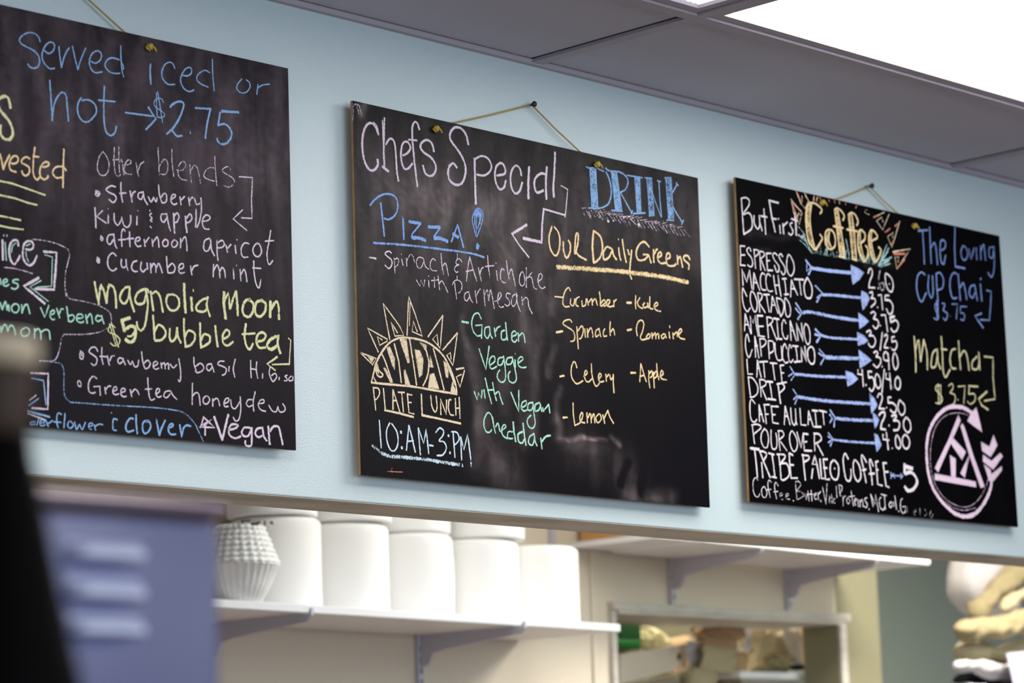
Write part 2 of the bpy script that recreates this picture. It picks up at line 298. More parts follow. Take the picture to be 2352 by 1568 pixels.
('A','thin pink grey chalk words Other blends with a bent arrow','pink',3,'''@A4 d.35 158,120 120,180 102,270 120,340 165,362 205,330 220,250 200,180 160,122;272,80 270,200 280,330 310,370 335,350;/258,205 345,200;318,78 318,200 325,330;325,230 350,215 368,355;370,260 430,245 440,215 410,205 380,250 375,320 400,345 450,350;490,230 500,300 515,368;510,310 535,250 568,222;
710,80 715,200 722,355;722,270 770,200 805,230 805,310 780,350 730,345;848,100 850,220 868,375;895,305 950,310 985,270 975,225 940,230 910,290 915,360 950,400 1000,408;1028,250 1035,350 1045,430;1040,310 1070,260 1100,280 1120,350 1135,435;1270,285 1220,285 1175,330 1170,370 1210,400 1275,418;
1277,170 1285,320 1298,465;1438,310 1420,275 1380,280 1350,315 1400,350 1460,390 1475,430 1450,465 1410,478 1370,462;w3.6 d.6 /1520,372 1655,383 1645,600 1650,790 1545,785;/1555,705 1462,795 1600,912'''),
('A','pink white chalk words strawberry kiwi and apple','pink',3.6,'''@A4 85,515 115,520 128,545 105,570 85,550 90,525 110,540;w4.5 95,530 115,550;w3.6 285,475 240,465 190,500 220,530 280,560 290,600 260,632 220,600;338,430 340,530 355,628;/325,540 390,535;430,515 440,570 450,628;450,570 460,535 485,520;555,530 520,535 510,580 540,600 560,560;560,520 575,600 605,652;
612,575 640,625 665,580;665,580 690,625 700,585;715,455 725,560 750,635;735,590 770,540 795,560 790,625 750,635;840,600 880,575 880,550 850,560 840,620 870,652 900,640;930,575 940,655;945,605 975,570;1015,580 1025,660;1025,620 1050,575 1060,590;1075,590 1095,650 1130,640;1138,585 1145,680 1130,800 1100,880;
/78,680 85,780 88,885;/155,712 95,770 192,838;/212,750 212,838;270,740 275,820 310,858 345,800;345,780 370,860 410,878 435,830 435,760;/500,770 498,855;w2.5 /210,690 211,696;/508,712 509,716;/628,705 630,720;w3 645,740 625,755 640,775 650,790 630,810 650,820;/630,870 645,885;
w3.8 795,745 745,750 740,800 765,830 795,790;795,740 815,850 835,915;w4.5 865,740 870,850 878,938;w3.6 870,770 900,735 920,775 900,825 880,830;w4.5 985,770 990,860 1000,930;w3.6 995,790 1030,745 1050,790 1020,830 1000,830;1090,700 1090,790 1085,880;1150,820 1210,810 1232,780 1195,755 1160,790 1155,850 1180,895 1222,898'''),
('A','pink white chalk words afternoon apricot','pink',3.6,'''@A4 135,965 155,985 155,1015 135,1000 140,980;265,950 215,960 200,1020 230,1050 265,1000;265,945 280,1050 298,1090;380,920 365,895 345,930 345,1020 350,1070;/315,1005 385,1000;425,925 425,1000 430,1075;/395,995 465,990;480,1020 525,1010 525,980 495,985 480,1030 505,1070 540,1065;570,1000 580,1070;585,1030 620,980;
650,1000 658,1070;660,1030 700,975 715,1020 720,1080;780,1000 755,1030 770,1070 805,1060 808,1015 785,1000;870,1005 845,1035 855,1075 890,1070 905,1030 875,1005;935,990 935,1085;940,1030 980,975 995,1030 1000,1115;1225,990 1180,1010 1165,1070 1180,1115 1215,1110 1235,1050;1235,1000 1245,1100 1275,1165;
1300,1010 1300,1120 1310,1210;1300,1040 1350,1010 1375,1050 1350,1080 1310,1085;1390,1060 1405,1130;1405,1090 1440,1050;/1480,1060 1490,1140;w2.5 /1500,1000 1500,1008;w3.6 1620,1045 1580,1035 1545,1080 1545,1150 1570,1180 1610,1175;1700,1040 1660,1090 1670,1150 1710,1175 1745,1130 1730,1060 1700,1040;1838,910 1820,1020 1800,1150 1820,1250 1860,1210;/1782,1018 1868,1012'''),
('A','pink white chalk words Cucumber mint','pink',3.6,'''@A4 100,1180 125,1200 120,1235 100,1220 105,1185;w5 108,1195 112,1215;w3.6 290,1165 260,1135 220,1165 205,1230 220,1290 260,1315 295,1290;345,1200 340,1250 360,1285 385,1270;390,1200 395,1270 410,1310;500,1215 460,1230 445,1285 470,1320 505,1320;545,1225 535,1290 560,1325 590,1295;
600,1235 605,1300;635,1240 640,1335;640,1290 665,1240 685,1270 690,1330;690,1290 715,1240 735,1280 752,1335;795,1170 800,1260 810,1335;810,1280 850,1240 880,1280 865,1330 815,1335;915,1300 960,1285 965,1245 930,1250 915,1300 935,1340 975,1330;1035,1265 1040,1310 1050,1355;1050,1310 1070,1270 1110,1258;
1265,1250 1262,1375;1268,1310 1300,1255 1320,1300 1330,1385;1330,1320 1350,1280 1375,1310 1385,1385;/1462,1290 1470,1395;w2.5 /1495,1258 1495,1265;w3.6 1530,1300 1540,1415;1540,1350 1570,1300 1590,1350 1600,1425;1668,1215 1670,1320 1690,1440 1720,1485 1740,1400;/1655,1285 1740,1290'''),
('B','large pink white chalk words Chefs Special with a zigzag arrow','pink',5,'''@B1 w6 345,430 320,360 280,318 240,325 200,390 183,500 190,620 215,720 260,785 310,780 340,730 335,680;w3 295,305 330,350 350,430;w6 405,265 400,400 398,600 405,750;w3 385,285 392,500;w6 /385,750 445,800;w5.4 420,530 450,480 485,475 510,530 520,650 530,800 545,895;
590,640 630,620 665,570 650,520 620,500 585,530 570,620 580,720 610,775 650,765 685,720;755,380 735,320 710,305 685,350 685,480 695,600 710,750 735,950;w4 /645,480 730,490;w5.6 900,600 880,520 830,485 780,510 765,560 800,610 870,660 915,730 915,800 870,845 815,820 790,740;
w6 1245,530 1220,430 1170,370 1110,360 1065,410 1065,480 1120,560 1180,650 1215,750 1210,850 1170,925 1110,930 1060,890 1040,810 1060,740 1095,720 1130,760;w6.4 1308,670 1310,850 1315,1000 1320,1125;w5 1320,670 1380,645 1440,670 1475,740 1460,800 1400,840 1330,830;
w5.6 1530,840 1610,820 1605,750 1570,715 1525,750 1510,830 1520,910 1555,975 1600,960 1620,890;1775,840 1760,770 1720,740 1680,790 1665,880 1680,970 1715,1020 1755,1000 1785,910;w6.5 1852,755 1845,900 1845,1070;w5.6 2020,830 1970,820 1915,870 1905,940 1930,1010 1995,990;w6 2030,755 2020,900 2025,1075;2112,610 2105,800 2095,950 2100,1055;
w3 /2170,940 2238,980 2225,1140 2212,1255;w4.5 /2205,1235 2000,1175;@B3 w5 /2190,255 2170,450 2165,660;w7 /2165,660 1945,612;w6 /1985,450 1808,560;w4 /1808,560 1900,700 2010,840'''),
('B','blue chalk word PIZZA! underlined','blue2',5,'''@B3 105,215 170,140 250,90 330,80 400,110 435,180 430,280 390,350 330,385 275,375;/232,190 250,350 275,585;w2.5 /490,345 492,352;w5 /500,375 510,625;w8 /575,412 710,435;w4 /710,440 610,560 600,600;w8 610,608 690,608 770,640;w7 /805,475 945,480;w4 /945,490 870,590;w8 875,610 950,612 1035,650;
w4 /1155,450 1080,655;w5 /1155,450 1185,560 1225,720;w8 /1100,562 1165,600;w3 1395,250 1350,310 1330,390 1350,480 1380,590 1410,530 1445,430 1460,330 1440,280 1395,250;1400,260 1380,400 1380,560;1420,290 1420,400 1395,500;1360,330 1360,450;1440,320 1420,440;d.6 #1395,262 1350,325 1350,350 1445,350 1440,300;#1390,660 1418,700 1400,755 1378,735 1378,690;
w5.4 145,668 500,690 900,735 1300,790 1475,840'''),
('B','thin white chalk words Spinach and Artichoke','pink',3,'''@B3 w5 /98,840 175,855;w3.4 360,790 330,765 285,790 300,820 360,870 365,930 330,975 285,935;w3 d.5 395,850 398,940 405,1035;395,870 430,850 450,880 430,940 395,955;/483,860 500,935;/480,800 482,806;540,850 545,945;545,880 590,805 620,830 640,910;740,850 690,840 660,890 680,965 720,960 745,900;745,860 770,950 815,985;
890,880 860,855 830,900 830,970 860,1000 905,1000;957,795 965,920 985,1045;980,940 1010,910 1030,980 1045,1060;/1155,795 1150,850;1205,895 1175,855 1135,885 1140,920 1170,930;1170,930 1130,950 1115,985 1140,1020 1160,1010;/1300,835 1275,980 1262,1125;/1300,835 1340,980 1385,1125;w4 /1258,1010 1345,990;w3 1405,960 1420,1040 1440,1125;1425,1040 1440,980 1465,960;
1515,820 1525,950 1545,1090;/1490,950 1590,940;/1620,1000 1635,1120;/1615,905 1618,915;1715,995 1690,975 1670,1030 1675,1110 1710,1145 1735,1140;1740,880 1755,1000 1775,1105;1770,1050 1800,980 1820,1050 1850,1185;1930,1010 1900,1070 1900,1150 1930,1185 1960,1150 1955,1060 1930,1010;1980,960 1980,1100 1980,1205;/2050,1020 1990,1090;1990,1090 2040,1080 2070,1200 2105,1220;
2125,1130 2170,1090 2165,1045 2135,1040 2120,1120 2140,1190 2175,1215 2205,1195'''),
('B','thin white chalk words with parmesan','pink',3,'''@B3 d.5 /660,1110 705,1190 715,1110 750,1195 760,1110;/808,1120 812,1200;/805,1060 808,1070;/875,1080 880,1200;/840,1120 920,1110;920,1060 930,1150 940,1230;935,1160 965,1120 1000,1180 1040,1265;1120,1150 1130,1240 1145,1340;1090,1170 1130,1115 1190,1130 1210,1190 1190,1250 1165,1270;/1150,1065 1150,1105;
1290,1255 1250,1270 1235,1330 1265,1365 1295,1320;1290,1260 1310,1340 1340,1385;1365,1240 1375,1310 1385,1390;1385,1300 1410,1235 1430,1220;/1470,1230 1475,1320 1485,1420;1480,1300 1510,1230 1530,1360;1530,1360 1550,1230 1575,1330 1595,1455;1600,1370 1650,1350 1680,1290 1660,1260 1640,1310 1640,1400 1670,1440 1710,1430;
1790,1280 1750,1270 1735,1310 1770,1350 1780,1400 1750,1425 1720,1400;1860,1280 1820,1300 1800,1380 1825,1430 1860,1380 1870,1290;1860,1270 1875,1400 1910,1490;1925,1310 1935,1410;1935,1360 1975,1320 2000,1350 2010,1430 2050,1515'''),
('B','blue chalk serif word DRINK with hatched stems','blue',2.8,'''@B2 d.42 #335,245 395,245 418,660 355,660;#555,285 610,285 668,690 600,690;#795,345 850,345 862,705 820,705;d.2 #920,355 970,355 998,740 950,740;#1115,345 1170,345 1198,785 1145,785;d.8 /335,250 355,660;/395,245 418,655;w3.4 /298,235 320,250 400,248 480,285;w4 500,290 530,350 550,430 555,520 530,610 480,650 410,665 320,660;
w2.6 /555,280 600,690;/610,290 668,700;w3.6 495,250 540,280 640,290 710,340 728,400 700,470 650,500;/650,500 760,700;/560,685 670,695;/760,720 775,690;/720,325 875,350;/780,718 905,712;w2.2 /795,345 820,705;/850,345 862,705;w3 /900,350 970,355;/945,742 1000,735;w2.4 /920,355 950,740;/970,355 998,740;/965,460 1010,600 1065,745;w3 /1045,385 1055,560 1072,755;/1030,380 1065,390;
w2.6 /1115,345 1145,785;/1170,348 1198,785;w3 /1105,350 1170,348;/1125,785 1200,790;w3.4 /1235,415 1175,520;/1222,400 1245,430;/1185,640 1230,720 1290,815;/1298,785 1280,830'''),
('B','orange yellow chalk words Our Daily Greens underlined','orange',5,'''@B2 -55,850 -85,960 -75,1065 -45,1130 -10,1150 20,1080 25,970 5,900 -30,855;62,1010 65,1100 95,1175 130,1120 135,1040 115,995;180,1130 185,1010 195,930 215,925 215,1000 200,1080 180,1130;185,1100 220,1150 300,1195;w6 372,900 362,1050 375,1225;w5 375,895 440,950 465,1050 450,1150 410,1205 375,1225;560,1080 510,1060 475,1120 480,1190 530,1170 560,1110;565,1080 580,1150 610,1190;
w4.4 632,1070 640,1150 655,1200;w3 /628,980 630,987;w4.6 670,985 685,1100 710,1220;725,1090 740,1140;765,1095 755,1200 745,1330 765,1390;945,1060 900,1010 850,1030 812,1110 830,1190 890,1195 940,1150;/885,1140 940,1140 965,1225;990,1090 990,1160 995,1220;1000,1130 1015,1095 1030,1085;1040,1170 1070,1150 1065,1115 1040,1130 1035,1190 1065,1230 1120,1225;
1120,1190 1160,1170 1155,1130 1130,1130 1120,1190 1140,1250 1200,1255 1220,1235;1235,1150 1240,1240;1240,1190 1265,1160 1290,1270;1365,1190 1340,1150 1300,1160 1310,1200 1355,1240 1350,1290;w11 d.5 0,1268 200,1280 500,1300 800,1330 1100,1370 1345,1425'''),
('B','orange yellow chalk list Cucumber Kale Spinach Romaine Celery Apple Lemon','orange',3.4,'''@B6 /150,178 225,185;305,120 290,88 260,110 235,180 230,250 255,280 295,275;310,200 305,250 335,270 350,200;395,180 365,200 360,260 385,275;/420,220 425,275;425,275 455,265 465,200;470,200 485,265;490,235 520,200 525,265;525,235 555,200 575,265;595,130 605,200 605,270;605,250 640,210 655,235 615,275;640,275 690,250 700,215 675,215 665,260 700,280 735,270;740,215 740,280;745,230 765,205;
w5 /870,240 915,240;w3.4 960,165 955,230 960,300;1000,190 975,240 1000,285 1030,295;1050,240 1030,265 1050,290 1080,270 1075,245;1080,240 1085,290;1100,180 1100,290 1130,300;1140,285 1180,260 1170,235 1145,260 1150,300 1180,320 1210,325;
w5 /165,535 228,525;w3.4 320,435 300,408 250,420 230,450 270,480 330,520 350,570 340,620 305,625;370,480 375,580 385,700;380,520 420,470 435,520 415,590 395,600;/450,500 455,585;475,500 480,585;480,540 510,490 530,560 530,585;590,500 560,520 560,580 590,560;590,495 610,580;650,500 635,530 640,575 670,570;705,430 700,500 705,570;710,530 735,500 750,565;
w5 /875,515 918,505;w3.4 975,570 965,500 985,430 1020,415 1040,450 1025,530 1005,580 1020,610 1070,600;1090,550 1065,580 1085,600 1105,570 1090,550;1120,540 1125,600;1130,570 1155,540 1160,600;1160,570 1185,545 1190,600;1240,550 1215,570 1225,600 1250,580;1250,550 1265,590;/1292,532 1299,594;w3 /1298,470 1300,490;w3.4 1330,540 1335,600;1340,560 1370,530 1375,580;1390,560 1420,520 1405,500 1385,540 1400,590 1450,605;
w5 /200,978 242,968;w3.6 370,890 350,830 325,850 312,930 325,1000 370,1050 430,1020;440,980 475,940 460,915 445,960 460,1020 490,1030 520,1000;515,850 520,950 545,1050 570,1075 595,1040;590,1000 615,970 600,945 585,980 600,1030 640,1025;660,955 665,1025;665,985 690,955;700,960 710,1010 735,980;735,955 735,1050 742,1140;
w5 /910,940 960,940;w3.4 /1010,850 1000,1030;/1010,850 1040,950 1065,1030;/1000,975 1045,965;1090,920 1090,1010 1100,1090;1095,950 1120,920 1125,970 1100,990;1135,930 1140,1010 1145,1090;1140,960 1165,920 1170,970 1145,995;1168,850 1175,940 1190,1010;1200,980 1235,950 1220,915 1205,960 1220,1000 1265,1010;
w5 /232,1390 275,1385;w3.6 332,1240 335,1350 350,1465;350,1465 400,1440 430,1370 420,1335 400,1380 410,1430 450,1440;470,1340 475,1440;480,1390 505,1345 515,1440;515,1400 540,1350 550,1440;590,1350 560,1390 580,1440 615,1400 600,1350;630,1360 650,1450;640,1400 680,1315;680,1315 700,1380 737,1445'''),
('B','pale green chalk words Garden Veggie with Vegan Cheddar','green',3.5,'''@B5 w5.5 /75,208 128,218;w3.8 232,185 210,140 175,150 155,210 165,280 200,325 230,320;/185,240 240,235 235,345;300,250 265,260 262,320 285,345 305,300;300,250 310,320 325,345;340,260 350,330;350,290 365,258 390,245;425,280 400,290 400,350 430,355 445,320;432,215 440,300 447,360;480,330 520,315 510,285 485,300 485,360 510,375 525,355;535,300 540,370;540,330 570,300 585,330 592,380;
/215,430 270,600 298,410;300,570 345,530 335,490 305,510 300,570 320,595 360,575;410,500 375,510 370,560 400,560 415,520;415,490 430,600 430,680 400,705 365,670 370,625 385,605;480,500 445,510 440,555 475,555 490,520;485,495 510,600 520,680 495,710 460,690 455,640 470,615;/510,520 512,580;w2 /510,468 511,474;w3.8 540,545 575,515 560,495 535,520 540,570 570,585 600,580;
/175,780 200,850 210,790 235,835 240,770;/255,765 265,835;/265,670 290,780 318,880;/285,770 330,765;/325,705 340,790 358,855;350,800 375,780 390,830 410,885;/475,785 540,945 540,770;560,915 600,890 600,855 570,870 560,915 585,940 615,925;655,870 620,880 615,930 645,930 660,890;655,865 665,960 675,1040 655,1080 620,1065 610,1010 640,975;710,870 675,890 675,940 705,930 720,890;715,880 730,945;/735,910 745,945;/750,930 785,885;/785,885 795,955;
328,1012 310,965 285,955 260,1000 255,1060 275,1110 303,1112 318,1092;325,990 335,1060 350,1120;350,1070 370,1040 385,1100 400,1110;400,1100 435,1070 420,1050 400,1090 410,1140 445,1165;490,1110 455,1110 450,1160 490,1165;w4.6 495,1030 500,1100 515,1190;570,1110 535,1130 540,1190 570,1200 590,1160;575,1040 585,1130 600,1220;w3.8 665,1125 630,1150 620,1200 650,1220 670,1170;665,1125 675,1190 690,1225;720,1160 730,1250;w4.6 730,1190 760,1150 800,1140'''),
('B','cream chalk half sun drawing with the word SUNDAY','cream',3.4,'''@B4 /95,510 190,605 218,555 95,510;d.5 #150,540 205,550 185,590;d.8 /235,505 150,318 305,405 305,420 245,452 228,385 265,410;/325,410 273,125 400,300 435,375 365,380 335,270 385,355;w2.4 /273,125 300,280 325,390;w3.4 /460,375 472,70 520,200 580,380 500,345 510,265 540,345;w2.4 /485,110 478,300;w4 /625,385 740,220;w3.4 /740,220 720,475 660,405 695,365 705,450;w4 /740,490 855,355;w3.4 /855,355 820,610 770,530 800,510 805,560;w4.5 /845,640 905,630;w3.6 /910,650 875,780 845,700 885,680;
w5 205,655 215,600 260,510 320,435 400,395 480,395 580,415 660,455 740,530 800,640 840,760 850,835;/180,745 500,775 850,835;d.55 #300,470 325,465 365,560 362,645 345,610;d.8 w4 /360,440 395,580 415,745;d.55 #400,400 455,395 480,590 465,590;d.8 /480,405 505,560 535,765;d.55 #520,485 560,495 588,560 580,680 555,705;d.8 600,455 612,500 630,590 620,690 585,770;d.55 #560,430 615,450 608,500;#640,530 668,625 635,625;d.8 /665,475 705,620 750,800;
d.55 #640,680 670,672 712,795 625,785;#745,575 785,610 780,710 765,700;d.8 /785,630 835,760;d.55 #815,740 850,835 800,820;#435,650 445,640 485,765 445,760;#275,630 290,630 350,745 330,745;d.8 265,525 290,580 345,740;225,600 240,650 270,680 260,700 230,690 215,640;190,690 220,745;/180,745 205,640;d.5 #205,600 215,640 240,680 225,600'''),
('B','cream chalk words PLATE LUNCH','cream',3.8,'''@B4 /195,780 205,870 215,960;195,785 235,790 245,830 225,870 205,880;/275,790 285,900 290,965;w5 /285,960 400,985 512,1015;w3.8 /350,800 350,955;/350,800 375,880 405,980;/350,885 380,885;/390,820 440,822;/418,822 432,975;/462,830 468,900 475,980 515,990;/462,835 498,842;/468,900 495,900;w4.2 /572,835 578,1000;w5.2 /578,1000 700,1025 880,1065;w3.8 645,845 655,930 680,975 695,940 688,850;
/725,995 722,870 768,995 770,880;805,880 790,880 785,950 800,995 825,1000;/838,870 843,1000;/868,860 875,1025;/840,945 870,945'''),
('B','pale blue white chalk hours 10:AM-3:PM','ice',4,'''@B4 /243,1040 250,1150 258,1255;325,1060 300,1120 305,1210 335,1275 370,1270 390,1210 380,1130 340,1065;w5.5 /412,1126 414,1140;/420,1248 420,1262;w4 /475,1080 455,1275;/475,1080 500,1180 525,1290;/460,1205 510,1200;/548,1100 555,1200 565,1310;/548,1100 590,1220 610,1110 630,1300;/635,1235 665,1240;685,1135 715,1100 745,1120 740,1160 710,1200 750,1210 768,1260 740,1310 695,1315;w5.5 /785,1155 785,1165;/797,1290 797,1300;
w4 /820,1130 835,1330;808,1130 850,1135 868,1180 850,1220 830,1230;/880,1170 888,1350;/880,1170 905,1270 935,1150 960,1350;w8 d.2 190,1240 225,1265 260,1295;w9 d.35 260,1295 320,1320 450,1330 600,1345 750,1370 870,1388;w7 d.2 /890,1385 895,1400;/958,1365 965,1400'''),
('B','small pink chalk mark near the lower left corner','red',2.6,'''@B4 d.4 /305,1440 425,1445;w1.8 d.2 345,1410 338,1430 345,1450'''),
('C','white chalk words But First','white',4,'''@C1 175,350 185,500 205,790;180,350 225,340 270,370 265,440 190,545;190,550 270,530 305,600 300,720 205,790;330,560 335,660 375,725 400,680 395,560;400,640 430,745;/452,480 465,640 475,790;/415,565 490,580;w5 /515,370 550,580 590,760;/515,375 630,405;w4 /545,595 608,605;/645,680 655,780;/628,598 632,606;685,660 695,785;690,690 740,640;800,650 770,665 790,710 810,760 785,800 755,775;w5 /830,530 845,670 850,800;w4 /790,600 870,630;/878,798 884,804;/905,812 910,818;/923,818 928,824'''),
('C','cream chalk word Coffee in outlined letters','orange',4.6,'''@C1 d.12 #990,440 1035,420 1020,600 1040,800 1075,960 1010,870 975,700 970,550;#1260,740 1250,860 1285,960 1225,920 1210,840;#1325,490 1365,490 1445,1060 1390,1060;#1495,550 1535,550 1590,1105 1540,1085;#1640,750 1640,950 1685,1110 1640,1060 1612,950 1612,820;#1770,750 1780,950 1820,1110 1780,1070 1750,930 1745,820;
d.8 1140,540 1165,490 1110,430 1050,405 990,430 968,560 975,720 1000,870 1050,950 1085,980 1140,900 1170,840 1140,790;w3.2 1040,410 1020,600 1040,800 1080,965;w4.6 1260,730 1215,760 1205,860 1220,930 1270,975 1320,940 1330,860 1310,770 1260,730;w3 1260,740 1250,860 1285,960;w4 /1320,490 1345,700 1390,1060;/1360,490 1400,740 1450,1060;w4.8 1320,490 1350,470 1400,500 1440,570 1420,620;/1370,1060 1455,1075;/1305,690 1425,715;
w4 /1490,560 1510,740 1540,1080;/1530,545 1560,740 1590,1110;w4.8 1490,550 1530,525 1580,560 1608,640 1590,680;/1535,1090 1595,1110;/1470,730 1600,755;1640,900 1690,850 1690,780 1640,735 1610,800 1610,950 1640,1060 1690,1125 1730,1040 1725,960 1700,930;w3 1640,740 1640,900 1690,1110;w4.8 1780,870 1845,830 1820,770 1770,740 1740,820 1750,950 1780,1080 1820,1130 1870,1060 1890,980 1860,950;w3 1775,750 1775,900 1820,1110'''),
('C','cream chalk triangle rays around the word Coffee','cream',2.6,'''@C1 d.6 /785,355 820,530 885,670 920,530 785,360;/845,260 910,420 960,475 1000,380 950,285;/1070,320 1065,380;/1110,330 1100,390;/920,320 920,390;/960,300 1010,400;/860,580 880,530 905,560;/1990,545 1910,735 1835,625 1900,580 1915,640;/2120,630 2025,950 1970,820 2040,770 2030,830;/2035,1005 2250,970 2085,1215 2060,1070 2110,1070 2100,1130;w4 /2035,1005 2160,985;w2.6 /1930,520 1800,585;d.3 1720,490 1690,500 1700,530 1750,550;d.5 /1378,385 1382,420'''),
('C','red chalk accents inside the triangle rays','red',3.2,'''@C1 /800,400 835,440 910,505;/800,420 870,600;/855,270 915,410;/960,320 980,350;/1065,335 1060,370;/1140,330 1150,370;w2.4 /1250,365 1255,390;/1318,370 1322,405;/1458,405 1456,430;/1590,440 1580,470;w3.2 /1850,560 1800,580;/1960,755 2000,720;/2060,690 2110,655;/2050,860 2020,920;w5 /2045,1030 2180,1030;w3.2 /2180,1100 2095,1200;/1110,340 1095,375;/1940,765 1980,735'''),
('C','white chalk list ESPRESSO MACCHIATO CORTADO AMERICANO CAPPUCCINO','white',3.3,'''@C2 /105,75 110,190 108,300;w4 /108,305 165,312;/105,75 160,80;/110,185 160,185;w3.3 235,140 215,95 185,120 195,160 240,220 255,290 235,330 195,305;/270,115 280,230 290,345;270,120 320,130 325,170 285,205;/340,140 345,260 352,365;340,140 385,150 395,190 350,230;/355,240 405,370;/420,165 425,270 435,370;w4 /435,370 495,370;/420,165 475,165;w3.3 /425,255 460,252;550,190 520,160 495,185 520,250 565,310 570,370 545,390 515,310;615,205 595,170 570,195 590,250 635,320 645,390 620,425 595,380;685,180 665,250 665,350 690,420 720,435 750,380 750,300 720,220 685,180;
/140,550 125,350 185,510 215,360 235,500 245,590;/270,400 262,600;/270,400 300,500 340,610;/265,515 310,520;400,425 375,400 350,440 350,540 370,600 415,605;470,440 440,410 415,450 420,560 450,620 495,615;/505,430 520,550 540,655;/560,430 575,560 595,680;/520,545 575,550;w4 /610,470 660,468;w3.3 /635,470 650,560 655,655;w4 /635,660 685,655;w3.3 /720,485 710,690;/720,485 755,580 795,665;/715,590 765,590;w4 /755,475 865,480;w3.3 /815,480 825,570 838,665;w4 910,455 875,530 875,620 900,695 950,700 968,640 960,550 915,460;
w3.3 /185,680 135,575;135,575 130,680 150,800 190,865 225,820;240,620 225,700 240,790 275,865 300,850 310,760 280,660 240,620;/315,640 330,750 340,870;315,640 360,650 365,700 330,750;/335,760 405,875;w4 /385,660 455,660;w3.3 /420,665 435,770 455,870;/490,680 475,870;/490,680 525,780 560,885;/485,785 530,785;/540,700 560,810 590,920;540,700 600,720 630,780 620,870 590,925;645,700 640,780 650,880 670,925 700,915 710,840 690,760 645,700;
/165,890 158,1095;/165,890 200,1010 235,1130;/162,1020 205,1020;/240,1130 225,915 262,1000 285,910 300,1030 322,1160;/310,910 320,1030 335,1155 400,1165;w4 /310,912 375,915;/325,1040 385,1040;w3.3 /425,930 435,1060 445,1180;420,930 480,940 495,980 440,1035;/470,1010 545,1210;w4 /505,945 570,955;w3.3 /545,955 555,1080 565,1190;w4 /545,1190 605,1195;w3.3 655,1005 630,960 608,1010 610,1110 635,1180 670,1190 675,1150;/705,975 715,1210;/705,975 745,1100 780,1215;/715,1090 750,1090;/800,1210 780,1000 860,1220 840,1000;890,1010 870,1060 880,1170 910,1255 940,1230 940,1110 915,1030 885,1010;
215,1225 190,1135 168,1200 175,1330 210,1415 250,1320;/280,1160 290,1410;/280,1160 305,1280 330,1420;/280,1280 315,1270;/340,1190 350,1300 360,1400;340,1190 400,1195 410,1250 360,1295;/440,1215 450,1330 455,1430;440,1215 500,1225 505,1330 455,1365;520,1240 530,1370 560,1450 605,1440;/598,1280 610,1440;665,1310 640,1250 615,1310 615,1420 650,1480 680,1465;720,1300 700,1260 682,1340 690,1440 715,1475 740,1440;w4 /735,1275 800,1280;w3.3 /770,1280 785,1370 790,1460;w4 /755,1470 830,1460;w3.3 /845,1465 835,1290 900,1465 880,1280;w4 950,1285 915,1330 920,1430 955,1490 990,1480 1000,1400 985,1310 950,1285'''),
('C','white chalk list LATTE DRIP CAFE AU LAIT POUR OVER','white',3.4,'''@C4 /105,20 110,100 115,160 160,160;/205,30 200,190;/205,30 240,190;/205,105 225,105;w4 /225,45 300,40;w3.4 /262,45 275,195;w4 /325,55 390,60;w3.4 /350,60 370,215;/420,80 430,150 440,245;w4 /440,245 480,238;/420,80 455,75;w3.4 /428,150 455,148;
/118,190 130,300 140,375;115,190 160,200 205,270 205,340 170,375 135,378;/225,210 235,300 240,375;225,210 275,220 285,260 240,290;/250,300 293,405;w4.4 /290,230 350,235;w3.4 /320,235 335,320 345,400;w4.4 /305,395 380,405;w3.8 /400,255 412,350 425,440;390,255 440,250 462,290 415,340;
w3.4 183,440 150,400 135,430 135,530 150,600 180,615 200,590;/220,450 225,610;/220,450 265,615;/222,540 250,540;/270,450 280,540 290,630;/265,450 320,450;/280,540 310,540;/335,465 345,550 350,620 405,630;w4 /335,465 405,468;w3.4 /345,545 375,545;/468,465 460,640;/468,465 490,550 515,640;/465,560 495,560;520,480 530,600 555,645 570,600 565,490;/570,600 580,640;/608,485 618,640 665,645;/690,510 685,640;/690,510 735,660;/688,590 715,590;w4.4 /725,505 775,510;w3.4 /752,510 765,655;w4.4 /745,660 808,660;/790,505 860,520;w3.4 /825,515 838,640;
/155,640 168,740 178,820;150,645 200,635 240,665 170,730;275,675 245,720 240,790 265,850 295,855 310,790 300,710 270,675;335,690 335,800 350,870 385,860 390,780 380,720;/405,700 410,790 420,885;400,700 440,700 455,740 415,780;/425,800 485,885;535,700 510,750 520,840 550,895 580,860 580,780 535,700;/580,710 620,860 640,720;/640,725 645,800 650,885;w4.6 /650,885 720,888;/640,725 685,730;w3.4 /648,805 675,800;/745,730 745,810 750,890;w4 740,725 790,730 812,780 755,820;/775,830 828,930'''),
